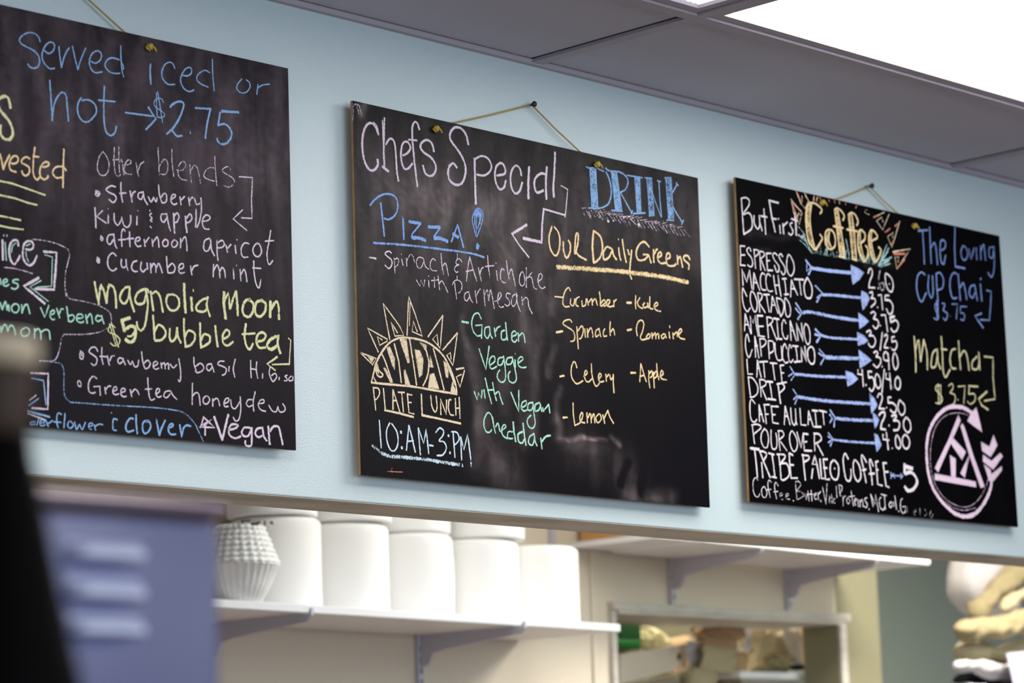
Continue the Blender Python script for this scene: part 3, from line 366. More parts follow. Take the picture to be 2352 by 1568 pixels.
('C','white chalk words TRIBE PALEO COFFEE 5','white',4.4,'''@C6 w6 /70,45 175,60;w4.4 /120,60 140,220 155,395;/205,220 220,400;180,85 225,85 265,120 230,200;/185,90 235,220 310,400;/290,105 355,125;/330,120 350,260 365,395;/330,390 385,400;/410,115 430,280 440,420;390,120 475,125 485,160 420,245;425,235 500,230 535,300 530,380 470,430 440,420;/535,105 545,260 560,405 635,405;/535,105 580,130;/545,245 590,250;/700,120 715,280 730,430;690,130 770,140 770,180 710,215;/845,140 815,240 870,240 845,140;/820,295 805,410;/870,240 900,410;/905,175 925,410 960,410;
/945,180 960,300 975,420 1020,420;/945,180 995,180;/950,285 990,285;1070,190 1035,230 1030,330 1060,410 1110,420 1130,350 1125,250 1080,190;/1081,288 1084,294;1245,175 1210,110 1185,170 1195,300 1220,420 1260,440 1280,380 1278,300;1320,190 1305,260 1320,380 1360,445 1395,400 1390,300 1360,220 1320,190;1465,215 1415,130 1405,180 1430,300 1460,460;/1415,310 1460,300;1545,260 1510,180 1500,220 1520,340 1535,485;/1495,355 1560,350;/1575,210 1590,350 1600,480 1655,495;/1575,210 1605,205;/1590,310 1605,305;/1665,230 1680,360 1700,500 1735,515;/1660,225 1705,225;/1680,330 1725,330;
w9 /1922,240 1925,345;/1925,265 2015,290;w8 1930,350 2000,335 2060,400 2070,470 2020,545 1960,555 1925,510'''),
('C','faint white chalk line of small ingredients along the bottom','white',2.8,'''@C6 d.55 160,430 135,400 105,440 105,550 130,620 165,630 185,590;235,505 205,540 215,620 250,640 270,580 240,505;325,460 295,430 280,480 295,570 310,640;/270,545 320,540;405,500 375,455 360,500 370,580 385,655;/350,570 400,565;d.2 425,620 455,610 450,585 425,595 425,650 465,665;500,625 530,610 525,590 500,600 500,650 545,660;d.55 w4 /586,674 590,682;w2.8 d.3 /610,450 620,560 630,665;610,450 650,445 675,490 620,560;620,560 680,570 705,620 630,668;
d.5 /720,590 740,665 755,600;/760,560 775,680;/800,550 810,680;/750,600 830,600;840,620 865,600 850,585 838,620 850,660 875,650;880,580 890,670;890,600 915,565;/915,670 920,690;d.3 /935,510 980,720 990,470;/1020,620 1020,700;/1045,600 1050,710;/1030,640 1070,640;1090,650 1065,670 1070,710 1090,700;/1100,490 1110,640;d.5 /1135,490 1150,620;1130,490 1170,500 1165,560 1140,590;d.3 1180,620 1185,740;1185,660 1195,630 1215,620;1240,640 1225,680 1245,715 1265,680 1240,640;
d.6 /1280,560 1290,640 1310,740;/1250,630 1320,620;1320,690 1345,665 1330,650 1318,690 1335,730;/1360,660 1370,750;/1385,670 1390,750;1390,700 1415,660 1425,750;1470,640 1440,660 1475,720 1460,760 1435,740;w4 /1494,776 1497,784;w3.2 /1515,600 1545,750;/1515,600 1565,720 1575,600 1610,810;1640,640 1620,660 1625,750 1665,790 1680,760;/1640,600 1705,615;/1680,610 1690,780;1755,690 1735,730 1755,760 1775,720 1755,690;/1790,690 1795,745;/1805,620 1825,780;w4 /1849,798 1852,804;
w3 d.5 1895,650 1875,680 1875,780 1905,830 1930,800;/1895,750 1935,745 1930,820;w2.6 d0 /1950,750 1955,810;2035,820 2060,800 2050,780 2032,820 2045,850;/2105,760 2110,860;2165,780 2190,830 2165,860;2240,800 2225,850 2250,880 2262,830'''),
('C','row of lavender blue chalk arrows pointing at the prices','peri',6.5,'''@C3 w8 260,205 480,240 780,270;w5 /175,95 260,205 215,290;w3 /195,130 190,245 250,200;d.55 #780,165 880,215 955,265 900,350 805,425 790,330;w7 400,560 640,575 920,605;w5 /305,440 400,540 325,660;/330,600 380,560;#925,510 1000,550 1030,610 990,700 940,770 915,620;w8 140,800 250,795 550,855 880,905;w5 /45,670 130,800 70,890;/40,740 100,810;#880,800 960,860 1020,915 960,970 895,1015;
w6 385,1100 520,1135 870,1155;/305,1020 385,1100 325,1195;/300,1090 370,1105;#865,1060 960,1110 1010,1175 950,1215 875,1240;w9 450,1395 650,1405 890,1410;w5 /360,1290 440,1380 375,1490;/350,1340 420,1385;#885,1295 980,1370 1055,1435 970,1500 900,1540;@C5 w7 40,255 400,285 800,300;w3.6 @C4 /515,90 560,165 525,220;/500,180 545,150;@C5 #795,205 900,240 985,325 900,400 830,435;
w8 80,595 500,655 1170,700;@C4 w3.6 /540,300 590,375 560,445;/548,400 580,370;@C5 #1160,545 1230,620 1275,720 1230,790 1185,845;w8 640,915 900,940 1210,950;w5 /565,790 640,910 625,1045;/560,860 600,920 565,980;#1205,830 1255,870 1300,940 1270,1020 1240,1075;w6 620,1240 900,1270 1250,1290;w4.5 /540,1135 610,1230 570,1335;/535,1190 600,1230 540,1280;#1225,1145 1280,1170 1335,1310 1300,1380 1265,1420;
@C6 w5 /1755,375 1890,378;w3.4 /1755,340 1775,375 1755,410;/1790,350 1800,405;#1875,345 1905,380 1875,420'''),
('C','white chalk prices 2.60 3.75 3.75 3/25 3.90 4.50/4.0 2.50 2.30 4.00','white',4,'''@C3 1010,275 1030,215 1060,225 1065,290 1030,390 1020,465;/1020,465 1100,470;/1143,472 1147,478;d.3 1170,240 1150,350 1165,450 1200,505 1225,460 1205,400 1170,420;d.8 1245,280 1245,400 1280,500 1325,520 1345,440 1320,340 1245,280;/1292,416 1294,420;1030,535 1065,525 1070,570 1050,610;1050,610 1100,615 1105,670 1050,725;/1135,725 1138,732;/1145,570 1185,560 1195,660 1205,760;/1290,570 1240,570 1235,630;1235,630 1300,640 1340,710 1330,800 1290,820 1255,750;
1045,810 1080,785 1110,820 1080,880;1080,880 1135,900 1150,960 1115,1015 1075,975;/1171,970 1174,976;/1185,835 1240,830 1255,940 1270,1055;w6 /1360,850 1305,865 1315,930;w4.4 1315,930 1380,900 1415,960 1390,1040 1345,1055 1315,1010;w4 990,1060 1030,1035 1050,1065 1025,1110;1025,1110 1080,1110 1110,1180 1080,1255 1035,1250 1015,1210;/1200,1065 1185,1180 1170,1300;1225,1115 1255,1090 1270,1130 1245,1200 1225,1265;/1225,1265 1280,1270;d.4 /1311,1266 1313,1272;d.8 /1360,1120 1325,1125 1330,1190;1330,1190 1380,1180 1395,1240 1365,1300 1330,1290;
1085,1335 1115,1315 1140,1340 1115,1390;1115,1390 1165,1400 1180,1460 1130,1530 1080,1490;/1195,1516 1198,1523;1275,1360 1245,1320 1215,1360 1225,1430 1275,1440;/1275,1340 1285,1440 1290,1560;1365,1335 1340,1400 1345,1490 1375,1560 1410,1500 1400,1400 1365,1335;
@C5 /985,190 980,250 1050,265;/1045,185 1055,300 1065,440;/1104,410 1106,425;w4.6 /1190,215 1135,215 1145,310;1145,310 1200,300 1230,370 1225,460 1185,515 1155,470;w4 1265,250 1240,320 1255,420 1290,470 1325,420 1310,310 1265,250;/1380,185 1360,350 1345,530;/1405,240 1400,320 1470,340;/1460,235 1470,350 1480,480;d.3 /1521,452 1523,460;d.8 1580,290 1545,340 1545,440 1590,485 1620,430 1615,340 1575,290;
1275,600 1300,550 1340,560 1350,620 1325,700 1300,770;/1300,770 1385,775;/1414,752 1416,758;w4.6 /1480,600 1435,605 1440,685;1440,685 1510,690 1560,750 1550,820 1510,830 1470,790;w4 1610,640 1585,720 1595,810 1640,870 1685,820 1680,720 1620,650;w5 1300,870 1340,825 1385,830 1385,890 1340,990 1325,1075;/1325,1075 1400,1085;/1449,1020 1452,1030;1490,885 1545,865 1560,890 1520,950;1520,950 1590,960 1610,1020 1580,1090 1520,1095;w4.4 1710,900 1670,960 1675,1060 1730,1130 1775,1080 1765,970 1715,905;
w4.2 /1360,1160 1360,1230 1450,1245;/1410,1130 1425,1260 1440,1390;d.4 /1498,1360 1502,1370;d.8 1565,1170 1545,1250 1560,1340 1600,1370 1625,1320 1610,1230 1565,1170;1700,1165 1655,1210 1655,1310 1700,1375 1750,1340 1755,1240 1700,1165'''),
('C','blue chalk words The Loving Cup Chai $3.75 with a bent arrow','peri2',3.8,'''@C7 w4.5 /170,105 245,98;w3.8 /205,105 215,250 220,370;/262,75 268,220 275,365;272,240 300,200 315,260 325,375;345,265 385,240 385,190 355,180 345,260 355,350 375,370 390,300;/465,80 462,250 468,390;w4.5 /468,390 545,405;w3.4 530,225 512,270 525,330 550,335 568,290 550,235 525,225;/575,250 595,335 618,240;/635,240 640,335;670,225 672,335;675,260 695,215 710,340;770,235 740,240 740,310 765,320 775,260;775,230 780,330 775,430 755,475 730,440;
w3.8 225,455 195,435 165,470 158,560 175,640 200,670 235,600;255,460 250,570 275,640 290,600 285,465;/315,450 320,560 330,665;312,450 345,440 372,490 365,560 325,580;480,450 455,440 430,480 425,560 445,640 480,640;/490,450 500,560 508,660;505,560 530,520 545,570 560,655;620,540 590,550 580,610 605,640 625,600;622,535 635,610 645,665;/668,530 680,665;/673,482 670,495;w3.4 /718,580 755,590 750,700 740,820 668,815;w4 /678,765 625,785 655,830 690,880;
w3 330,690 305,690 310,740 335,790 320,815 295,800;/318,660 322,800;/328,655 330,800;360,685 385,690 370,740;370,740 405,770 390,820 370,800;d.3 /429,782 431,788;d.6 /440,690 485,690 475,810;/510,710 560,710;/510,710 508,760;508,760 540,770 535,820 510,810'''),
('C','cream yellow chalk words Matcha $3.75 with a bent arrow','yellow2',4.4,'''@C7 /138,950 150,1100 152,1235;/150,1060 165,985 175,975 190,1150;/190,1150 215,975;215,975 240,1080 245,1215;310,1055 285,1090 275,1190 310,1185 325,1100;322,1050 330,1150 350,1210;355,950 365,1100 370,1220 390,1275 425,1215;/355,1050 400,1055;470,1050 440,1060 425,1130 440,1200 475,1205;/493,985 500,1100 510,1215;505,1110 535,1065 560,1100 578,1220;640,1110 605,1150 605,1205 645,1210 660,1150;/655,1075 665,1215;w4 /700,1110 770,1118 770,1280 785,1450 700,1465;w5 /720,1390 655,1450 680,1500 730,1535;
w3.2 350,1345 320,1340 310,1375 345,1410 365,1450 345,1485 310,1480;/330,1330 335,1480;/350,1335 352,1480;415,1345 440,1325 450,1360 425,1400;425,1400 465,1420 460,1480 425,1505;/487,1452 489,1458;/490,1350 545,1345 535,1485;w4 /575,1345 648,1350;w3.2 /580,1345 575,1410;575,1410 620,1410 625,1460 590,1490 565,1470'''),
('C','pink chalk ring emblem with an arrow head, feathers and a triangle inside','rose',9,'''@C8 720,225 640,175 560,160 480,165 400,210 320,300 260,420 232,560 230,700 245,860 280,1000 340,1120 430,1230 520,1310 600,1350 680,1355 760,1325 830,1250 890,1150 930,1040 940,950;d.2 w2.4 680,250 600,230 500,235 400,285 320,400 280,560 270,720 285,880 330,1020 420,1150 540,1230 640,1255 730,1230 820,1140 880,1020 905,940;430,1190 520,1260 640,1290 760,1265;
d.8 #770,170 790,250 835,435 760,380 675,315 710,240;#575,255 600,310 500,540 355,870 320,830 470,520;#515,500 655,650 615,740 490,550;#620,345 640,380 740,700 860,1030 820,1045 700,700 600,370;#485,690 545,730 545,925 500,925;#700,680 665,830 645,935 600,885;#320,890 765,980 770,1035 320,955;#825,545 915,600 930,705 835,640;#915,600 960,470 1000,580 930,705;#845,685 945,760 955,845 845,755;#945,750 1035,665 1060,700 955,845;#855,790 925,850 945,960 915,970;#935,900 1050,810 1050,850 960,970'''),
]
TEXT.append(('B', 'white chalk scribble in the upper left corner', 'pink', 3, '@B1 d.25 88,160 110,125 150,135 162,180 178,235;d.1 85,120 95,200 88,290;120,150 140,185 150,225;w5 d0 105,130 150,150 170,210'))
_r = random.Random(3)
def _chev():
    o = ['@B2 w2.4 d.15 /255,662 300,660;/262,668 280,742;/300,690 345,768;/325,700 350,760']
    for k in range(27):
        t = k/26; x = 345+t*960; y = 690+t*195
        o.append('d%.2f /%d,%d %d,%d' % (_r.uniform(0, .3), x, y, x+_r.uniform(40, 62), y+_r.uniform(58, 88)))
        if k < 25: o.append('d%.2f /%d,%d %d,%d' % (_r.uniform(0, .25), x, y, x+_r.uniform(60, 110), y+_r.uniform(-30, -4)))
    o.append('w6 d.8 /520,795 530,797;w4 /575,790 580,792;w7 /838,825 842,838')
    return ';'.join(o)
TEXT.append(('B', 'faint grey chalk herringbone sprig under the word DRINK', 'pink', 2.4, _chev()))
def _grass():
    o = ['@C1 w2.6 d.35 /890,860 960,920 1045,1025;/940,790 985,900 1030,1000;/895,820 970,880 1010,960;/870,690 960,800;/915,880 1000,960 1050,1030;w4 /930,800 975,880']
    for k in range(34):
        x = 1040+k*25; y = 1020+(x-1050)*.185
        if _r.random() < .9: o.append('w%.1f d%.2f /%d,%d %d,%d' % (_r.uniform(2, 3.4), _r.uniform(0, .4), x, y, x+_r.uniform(-25, 45), y-_r.uniform(35, 120)))
    o.append('w3 d.4 /1460,850 1500,1050;w4 d.5 /1860,1180 1960,920;/1870,1180 1985,960;/1875,1140 1975,1000;/1890,1170 2020,1070;/1900,1160 1990,1110;d.3 /1880,1190 2000,1150;/1910,1120 2010,1075')
    return ';'.join(o)
TEXT.append(('C', 'pale teal chalk grass along the foot of the word Coffee', 'teal', 2.6, _grass()))
# ---------------------------------------------------------------- chalkboards
BY = WY-.023                     # chalk face of the boards
CHALK = {'blue': (.27,.46,.74), 'blue2': (.25,.42,.78), 'pink': (.76,.64,.75), 'yellow': (.76,.76,.42), 'yellow2': (.66,.61,.36),
 'orange': (.88,.67,.37), 'cream': (.82,.68,.47), 'green': (.42,.74,.58), 'ice': (.62,.78,.86), 'white': (.80,.73,.78),
 'teal': (.42,.66,.66), 'peri': (.37,.47,.80), 'peri2': (.22,.32,.66), 'rose': (.80,.62,.76), 'red': (.70,.25,.18)}
CM = {}
def chalk(c):
    if c in CM: return CM[c]
    mt = bpy.data.materials.new('chalk_'+c); mt.use_nodes = True; nt = mt.node_tree; N = nt.nodes.new; L = nt.links.new
    nt.nodes.clear(); out = N('ShaderNodeOutputMaterial'); mix = N('ShaderNodeMixShader'); tr = N('ShaderNodeBsdfTransparent')
    df = N('ShaderNodeBsdfDiffuse'); df.inputs[0].default_value = (*CHALK[c], 1)
    tc = N('ShaderNodeTexCoord'); nz = N('ShaderNodeTexNoise'); nz.inputs['Scale'].default_value = 560; nz.inputs['Detail'].default_value = 3
    mp = N('ShaderNodeMapping'); mp.inputs['Rotation'].default_value = (0, .7, 0); mp.inputs['Scale'].default_value = (1, 1, .45)
    L(tc.outputs['Object'], mp.inputs[0]); L(mp.outputs[0], nz.inputs['Vector'])
    n2 = N('ShaderNodeTexNoise'); n2.inputs['Scale'].default_value = 75; n2.inputs['Detail'].default_value = 2
    L(tc.outputs['Object'], n2.inputs['Vector'])
    uv = N('ShaderNodeUVMap'); sx = N('ShaderNodeSeparateXYZ'); L(uv.outputs[0], sx.inputs[0])
    def mth(op, a, b=None, clamp=False):
        n = N('ShaderNodeMath'); n.operation = op; n.use_clamp = clamp
        for i, q in enumerate((a, b)):
            if q is None: continue
            if isinstance(q, (int, float)): n.inputs[i].default_value = q
            else: L(q, n.inputs[i])
        return n.outputs[0]
    # uv.x carries the pressure of the stroke, uv.y runs -1..1 across it
    v4 = mth('POWER', mth('ABSOLUTE', sx.outputs[1]), 2.6)
    a = mth('ADD', mth('MULTIPLY', mth('SUBTRACT', nz.outputs['Fac'], .5), 3.7), mth('MULTIPLY', mth('SUBTRACT', n2.outputs['Fac'], .5), 1.6))
    a = mth('ADD', a, mth('MULTIPLY', sx.outputs[0], 1.28))
    a = mth('SUBTRACT', a, mth('MULTIPLY', v4, 1.15))
    a = mth('MULTIPLY', mth('ADD', a, .26), 1.15, True)
    a = mth('MULTIPLY', a, .93)
    L(a, mix.inputs[0]); L(tr.outputs[0], mix.inputs[1]); L(df.outputs[0], mix.inputs[2]); L(mix.outputs[0], out.inputs[0])
    CM[c] = mt; return mt
def catmull(P, step):
    if len(P) < 3: return P
    closed = (P[0]-P[-1]).length < 1e-6; out = []
    for i in range(len(P)-1):
        p1, p2 = P[i], P[i+1]
        p0 = P[i-1] if i else (P[-2] if closed else p1*2-p2)
        p3 = P[i+2] if i+2 < len(P) else (P[1] if closed else p2*2-p1)
        n = max(2, int((p2-p1).length/step))
        for k in range(n):
            t = k/n
            out.append(.5*((2*p1)+(p2-p0)*t+(2*p0-5*p1+4*p2-p3)*t*t+(3*p1-p0-3*p2+p3)*t**3))
    out.append(P[-1]); return out
cnt = [0]
def strokes(text, state, fn):
    crop, w, d = state
    for raw in text.replace('\n', '').split(';'):
        tk = raw.split(); pts = []; mode = '~'
        for t in tk:
            if t[0] == '@': crop = CROP[t[1:]]; continue
            if t[0] == 'w': w = float(t[1:]); continue
            if t[0] == 'd': d = float(t[1:]); continue
            if t[0] in '/#': mode = t[0]; t = t[1:]
            x, y = t.split(','); pts.append(Vector((crop[0]+float(x)/crop[2], crop[1]+float(y)/crop[2])))
        if pts: fn(mode, pts, w, d)
    state[:] = [crop, w, d]
def writing(bm, uvl, text, width, xmax=None):
    def draw(mode, pts, w, d):
        cnt[0] += 1; Y = BY-.00035-(cnt[0] % 60)*.000004
        if mode == '#':
            vs = [bm.verts.new(atY(p.x, p.y, Y)) for p in pts]; f = bm.faces.new(vs)
            for l in f.loops: l[uvl].uv = (d, 0)
            # a rough rim so the fill does not end like a cut
            pts = pts+[pts[0]]; w = 1.8; mode = '/'
        if mode == '~': pts = catmull(pts, 3.2)
        else:
            q = [pts[0]]
            for a, b in zip(pts, pts[1:]):
                n = max(1, int((b-a).length/14))
                q += [a.lerp(b, k/n) for k in range(1, n+1)]
            pts = q
        P = [atY(p.x, p.y, Y) for p in pts]
        hw = w*.58*(P[0].dot(fw)-CH*fw.z)/F
        e0 = (P[0]-P[1]); e1 = (P[-1]-P[-2])
        if e0.length: P.insert(0, P[0]+e0.normalized()*hw*.5)
        if e1.length: P.append(P[-1]+e1.normalized()*hw*.5)
        prev = None
        for i, p in enumerate(P):
            t = P[min(i+1, len(P)-1)]-P[max(i-1, 0)]
            if t.length < 1e-9: continue
            t.normalize(); n = Vector((-t.z, 0, t.x)); j = hw*(1+random.uniform(-.10, .10))
            a, c, b = bm.verts.new(p+n*j), bm.verts.new(p), bm.verts.new(p-n*j)
            end = i in (0, len(P)-1); cur = (a, c, b); dd = d-.35*end
            if prev:
                pv, pd = prev
                for (u0, u1, s0, s1) in ((0, 1, -1, 0), (1, 2, 0, 1)):
                    f = bm.faces.new((pv[u0], pv[u1], cur[u1], cur[u0]))
                    for l, q in zip(f.loops, ((pd, s0), (pd, s1), (dd, s1), (dd, s0))): l[uvl].uv = q
            prev = (cur, dd)
    strokes(text, width, draw)

def board_mat(name, base, dust_sheen, rough, spec):
    mt = bpy.data.materials.new(name); mt.use_nodes = True; nt = mt.node_tree; N = nt.nodes.new; L = nt.links.new
    b = nt.nodes['Principled BSDF']; b.inputs['Roughness'].default_value = rough; b.inputs['Specular IOR Level'].default_value = spec
    at = N('ShaderNodeAttribute'); at.attribute_name = 'dust_sheen'
    tc = N('ShaderNodeTexCoord')
    def nz(sc, st, det=5):
        mp = N('ShaderNodeMapping'); mp.inputs['Scale'].default_value = st; mp.inputs['Rotation'].default_value = (0, .12, 0)
        L(tc.outputs['Object'], mp.inputs[0])
        t = N('ShaderNodeTexNoise'); t.inputs['Scale'].default_value = sc; t.inputs['Detail'].default_value = det; L(mp.outputs[0], t.inputs[0]); return t.outputs['Fac']
    def mth(op, a, c, clamp=False):
        n = N('ShaderNodeMath'); n.operation = op; n.use_clamp = clamp
        for i, q in enumerate((a, c)):
            if isinstance(q, (int, float)): n.inputs[i].default_value = q
            else: L(q, n.inputs[i])
        return n.outputs[0]
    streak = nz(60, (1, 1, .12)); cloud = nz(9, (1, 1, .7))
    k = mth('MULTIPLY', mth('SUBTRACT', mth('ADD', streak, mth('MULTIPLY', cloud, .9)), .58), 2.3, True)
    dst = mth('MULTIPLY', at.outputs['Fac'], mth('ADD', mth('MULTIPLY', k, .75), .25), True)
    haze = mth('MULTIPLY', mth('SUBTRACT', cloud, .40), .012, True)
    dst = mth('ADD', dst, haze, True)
    mx = N('ShaderNodeMix'); mx.data_type = 'RGBA'; mx.inputs[6].default_value = (*base, 1); mx.inputs[7].default_value = (*dust_sheen, 1)
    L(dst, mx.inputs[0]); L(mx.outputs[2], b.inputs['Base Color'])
    bp = N('ShaderNodeBump'); bp.inputs['Strength'].default_value = .12; bp.inputs['Distance'].default_value = .0006
    L(nz(420, (1, 1, 1), 2), bp.inputs['Height']); L(bp.outputs[0], b.inputs['Normal'])
    return mt
def make_board(key, label, corners, bm_mat, smears_sheen, knots, nail, exits):
    """corners: TL, TR, BR, BL world points on the chalk face"""
    TL, TR, BR, BL = corners
    root = thing('chalkboard', (BL+BR)/2, label, 'chalkboard')
    # chalk face with an attribute for chalk residue plus painted ceiling-light sheen
    nx, nz_ = 230, 160; co = []; dv = []
    T = .005
    for j in range(nz_+1):
        for i in range(nx+1):
            u, v = i/nx, j/nz_
            co.append(TL.lerp(TR, u).lerp(BL.lerp(BR, u), v))
    seg = []
    for x0, y0, x1, y1, r, s in smears_sheen:
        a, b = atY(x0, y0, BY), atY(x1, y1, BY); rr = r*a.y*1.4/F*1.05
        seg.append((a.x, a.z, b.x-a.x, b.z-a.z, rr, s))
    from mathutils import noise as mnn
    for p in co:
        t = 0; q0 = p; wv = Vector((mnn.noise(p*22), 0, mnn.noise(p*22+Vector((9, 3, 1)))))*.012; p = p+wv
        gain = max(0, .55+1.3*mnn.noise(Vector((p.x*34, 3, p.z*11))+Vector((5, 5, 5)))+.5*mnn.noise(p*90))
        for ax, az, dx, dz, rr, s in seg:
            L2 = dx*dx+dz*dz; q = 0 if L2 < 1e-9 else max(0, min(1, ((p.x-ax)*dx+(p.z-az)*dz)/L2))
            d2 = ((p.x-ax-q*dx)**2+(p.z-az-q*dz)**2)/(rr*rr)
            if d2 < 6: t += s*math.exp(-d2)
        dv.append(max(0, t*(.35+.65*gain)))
    nv = len(co); faces = []
    W1 = nx+1
    for j in range(nz_):
        for i in range(nx):
            a = j*W1+i; faces.append((a, a+W1, a+W1+1, a+1))
    mi = [0]*len(faces)
    back = [c+Vector((0, T, 0)) for c in (TL, TR, BR, BL)]; co += back; dv += [0]*4
    top = list(range(0, W1)); bot = list(range(nz_*W1, (nz_+1)*W1)); lef = [j*W1 for j in range(nz_+1)]; rig = [j*W1+nx for j in range(nz_+1)]
    faces += [top+[nv+1, nv], bot[::-1]+[nv+3, nv+2], lef[::-1]+[nv, nv+3], rig+[nv+2, nv+1], [nv, nv+1, nv+2, nv+3]]
    mi += [2, 2, 1, 2, 1]
    me = bpy.data.meshes.new('panel'); me.from_pydata(co, [], faces)
    for p, k in zip(me.polygons, mi): p.material_index = k
    at = me.attributes.new('dust_sheen', 'FLOAT', 'POINT'); at.data.foreach_set('value', dv)
    for q in (bm_mat, M['wood'], M['edge']): me.materials.append(q)
    link(bpy.data.objects.new('panel', me), root)
    for k_, lab, col, wd, tx in TEXT:
        if k_ != key: continue
        nm = 'chalk_drawing' if any(s in lab for s in ('sun draw', 'rays', 'emblem', 'arrows pointing', 'lines', 'mark', 'accents', 'bracket')) else 'chalk_writing'
        rows = tx.split('\n') if any(s in lab for s in ('list', 'prices', 'Garden', 'arrows pointing', 'nes and', 'strawberry', 'Strawberry', 'Green tea', 'clover', 'ingredients')) else [tx]
        state = [(0, 0, 1), wd, .8]
        for row in rows:
            if not row.strip(): continue
            bm = bmesh.new(); uvl = bm.loops.layers.uv.new('UVMap')
            writing(bm, uvl, row, state)
            obj(nm, bm, chalk(col), root, label=lab if len(rows) == 1 else lab.split(' chalk')[0]+' chalk writing' if nm == 'chalk_writing' else None)
    # twine: through two holes, up behind the board, over the pin
    b = bmesh.new()
    for kn, ex in zip(knots, exits):
        h = atY(*kn, BY); h.y = BY+T+.003
        e = atY(*ex, BY+T+.004); e.y = BY+T+.004
        n = nail
        mid = [h.lerp(n, t) for t in (.0, .25, .5, .75, 1)]
        # keep the visible run on the line from the board's top edge to the pin
        pts = [h, e, e.lerp(n, .5)+Vector((0, 0, -.001)), n+Vector((0, -.002, 0))]
        tube(b, pts, .0015, 6)
    obj('hanging_string', b, M['string'], root, True, 'tan twine looped over the pin')
    for kn in knots:
        h = atY(*kn, BY-.004); b = bmesh.new()
        bmesh.ops.create_icosphere(b, subdivisions=3, radius=.0052)
        for v in b.verts:
            d = v.co.normalized(); v.co *= 1+.45*math.sin(7*d.x+5*d.z)*math.cos(6*d.y+4*d.x)
            v.co += h
        tube(b, [h+Vector((.001, -.001, 0)), h+Vector((.006, -.005, -.001)), h+Vector((.010, -.004, -.006))], .0016, 6)
        tube(b, [h, h+Vector((0, .008, 0))], .0018, 6)
        obj('knot', b, M['brass'], root, True, 'yellow knotted twine end')
    return root
def pin(loc, label):
    t = thing('push_pin', loc, label, 'pin')
    b = bmesh.new()
    def ring(r, y): return [b.verts.new(loc+Vector((r*math.cos(a*math.pi/8), y, r*math.sin(a*math.pi/8)))) for a in range(16)]
    R = [ring(r, y) for r, y in ((.0018, .018), (.0018, .0), (.0026, -.001), (.0026, -.006), (.0048, -.007), (.0052, -.0095), (.0035, -.0115))]
    for A, B in zip(R, R[1:]):
        for k in range(16): b.faces.new((A[k], A[(k+1) % 16], B[(k+1) % 16], B[k]))
    b.faces.new(R[-1]); b.faces.new(R[0][::-1])
    obj('pin_head', b, M['pin'], t, True)
Wd = None
B2 = [atY(809.5, 230.7, BY), atY(1602.8, 408.6, BY), atY(1630.5, 1165, BY), atY(828.5, 1090, BY)]
wid = (B2[1]-B2[0]).length
B3 = [atY(1689, 406.5, BY), atY(2295.3, 541.6, BY), atY(2338.5, 1210, BY), atY(1721.5, 1152, BY)]
tr, br = atY(661.6, 157, BY), atY(680, 1033.7, BY); tl, bl = atY(0, 10, BY), atY(66, 978, BY)
B1 = [tr+(tl-tr).normalized()*wid, tr, br, br+(bl-br).normalized()*wid]
mA = board_mat('hazy_chalkboard_brown_black', (.0045, .003, .006), (.38, .29, .33), .45, .10)  # brownish tone mixes chalk residue with painted ceiling-light sheen
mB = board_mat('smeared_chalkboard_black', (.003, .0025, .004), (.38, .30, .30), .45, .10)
mC = board_mat('deep_chalkboard_black', (.0012, .0011, .0014), (.30, .26, .30), .55, .04)  # blacker and duller than the other two boards
n1 = atY(117, -82, WY-.008); n2 = atY(1219, 241, WY-.008); n3 = atY(1995, 428, WY-.008)
make_board('A', 'black chalkboard at left cut off by the frame, with blue Served iced or hot writing', B1, mA,
  [(0, 120, 660, 260, 210, .13), (0, 330, 660, 420, 190, .06), (200, 560, 640, 640, 220, .03)],  # broad bands paint the ceiling sheen together with chalk residue
  [(343, 108), (-120, 8)], n1, [(285, 73), (-45, 2)])
make_board('B', 'middle smeared black chalkboard headed Chefs Special, with a pizza and daily greens menu', B2, mB,
  [(845, 240, 830, 262, 10, .45), (830, 420, 1600, 520, 190, .10), (880, 425, 1040, 480, 60, .16), (1000, 440, 1180, 500, 60, .15), (1120, 520, 1260, 560, 70, .05), (860, 640, 1200, 680, 160, .05), (1060, 600, 1260, 690, 50, .045),  # broad upper bands mix painted sheen with real chalk residue
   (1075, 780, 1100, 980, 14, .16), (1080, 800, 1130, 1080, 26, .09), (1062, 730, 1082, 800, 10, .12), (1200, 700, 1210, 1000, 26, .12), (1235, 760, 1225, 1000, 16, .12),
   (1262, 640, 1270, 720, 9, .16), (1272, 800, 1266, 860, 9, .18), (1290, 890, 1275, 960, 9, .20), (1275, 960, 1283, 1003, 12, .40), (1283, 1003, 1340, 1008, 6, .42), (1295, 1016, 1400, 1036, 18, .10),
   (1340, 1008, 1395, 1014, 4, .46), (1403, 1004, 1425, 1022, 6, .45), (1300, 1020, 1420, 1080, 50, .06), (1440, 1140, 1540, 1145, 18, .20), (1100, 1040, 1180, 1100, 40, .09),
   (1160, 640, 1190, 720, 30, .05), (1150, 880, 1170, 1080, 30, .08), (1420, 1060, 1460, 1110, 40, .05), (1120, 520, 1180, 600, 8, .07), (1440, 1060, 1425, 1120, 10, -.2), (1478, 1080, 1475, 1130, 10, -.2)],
  [(1001, 296), (1371, 378)], n2, [(1040, 283), (1332, 348)])
make_board('C', 'right dark chalkboard headed But First Coffee, listing espresso drinks and prices', B3, mC,
  [(1712, 540, 1850, 548, 8, .05), (1990, 600, 2050, 612, 10, .06), (1740, 570, 1765, 575, 5, .08)],
  [(1888, 465), (2100, 519)], n3, [(1920, 458), (2062, 490)])
pin(n2, 'black push pin above the middle chalkboard holding its twine')
pin(n3, 'black push pin above the right coffee chalkboard holding its twine')
pin(n1, 'black push pin above the left chalkboard, out of the frame')

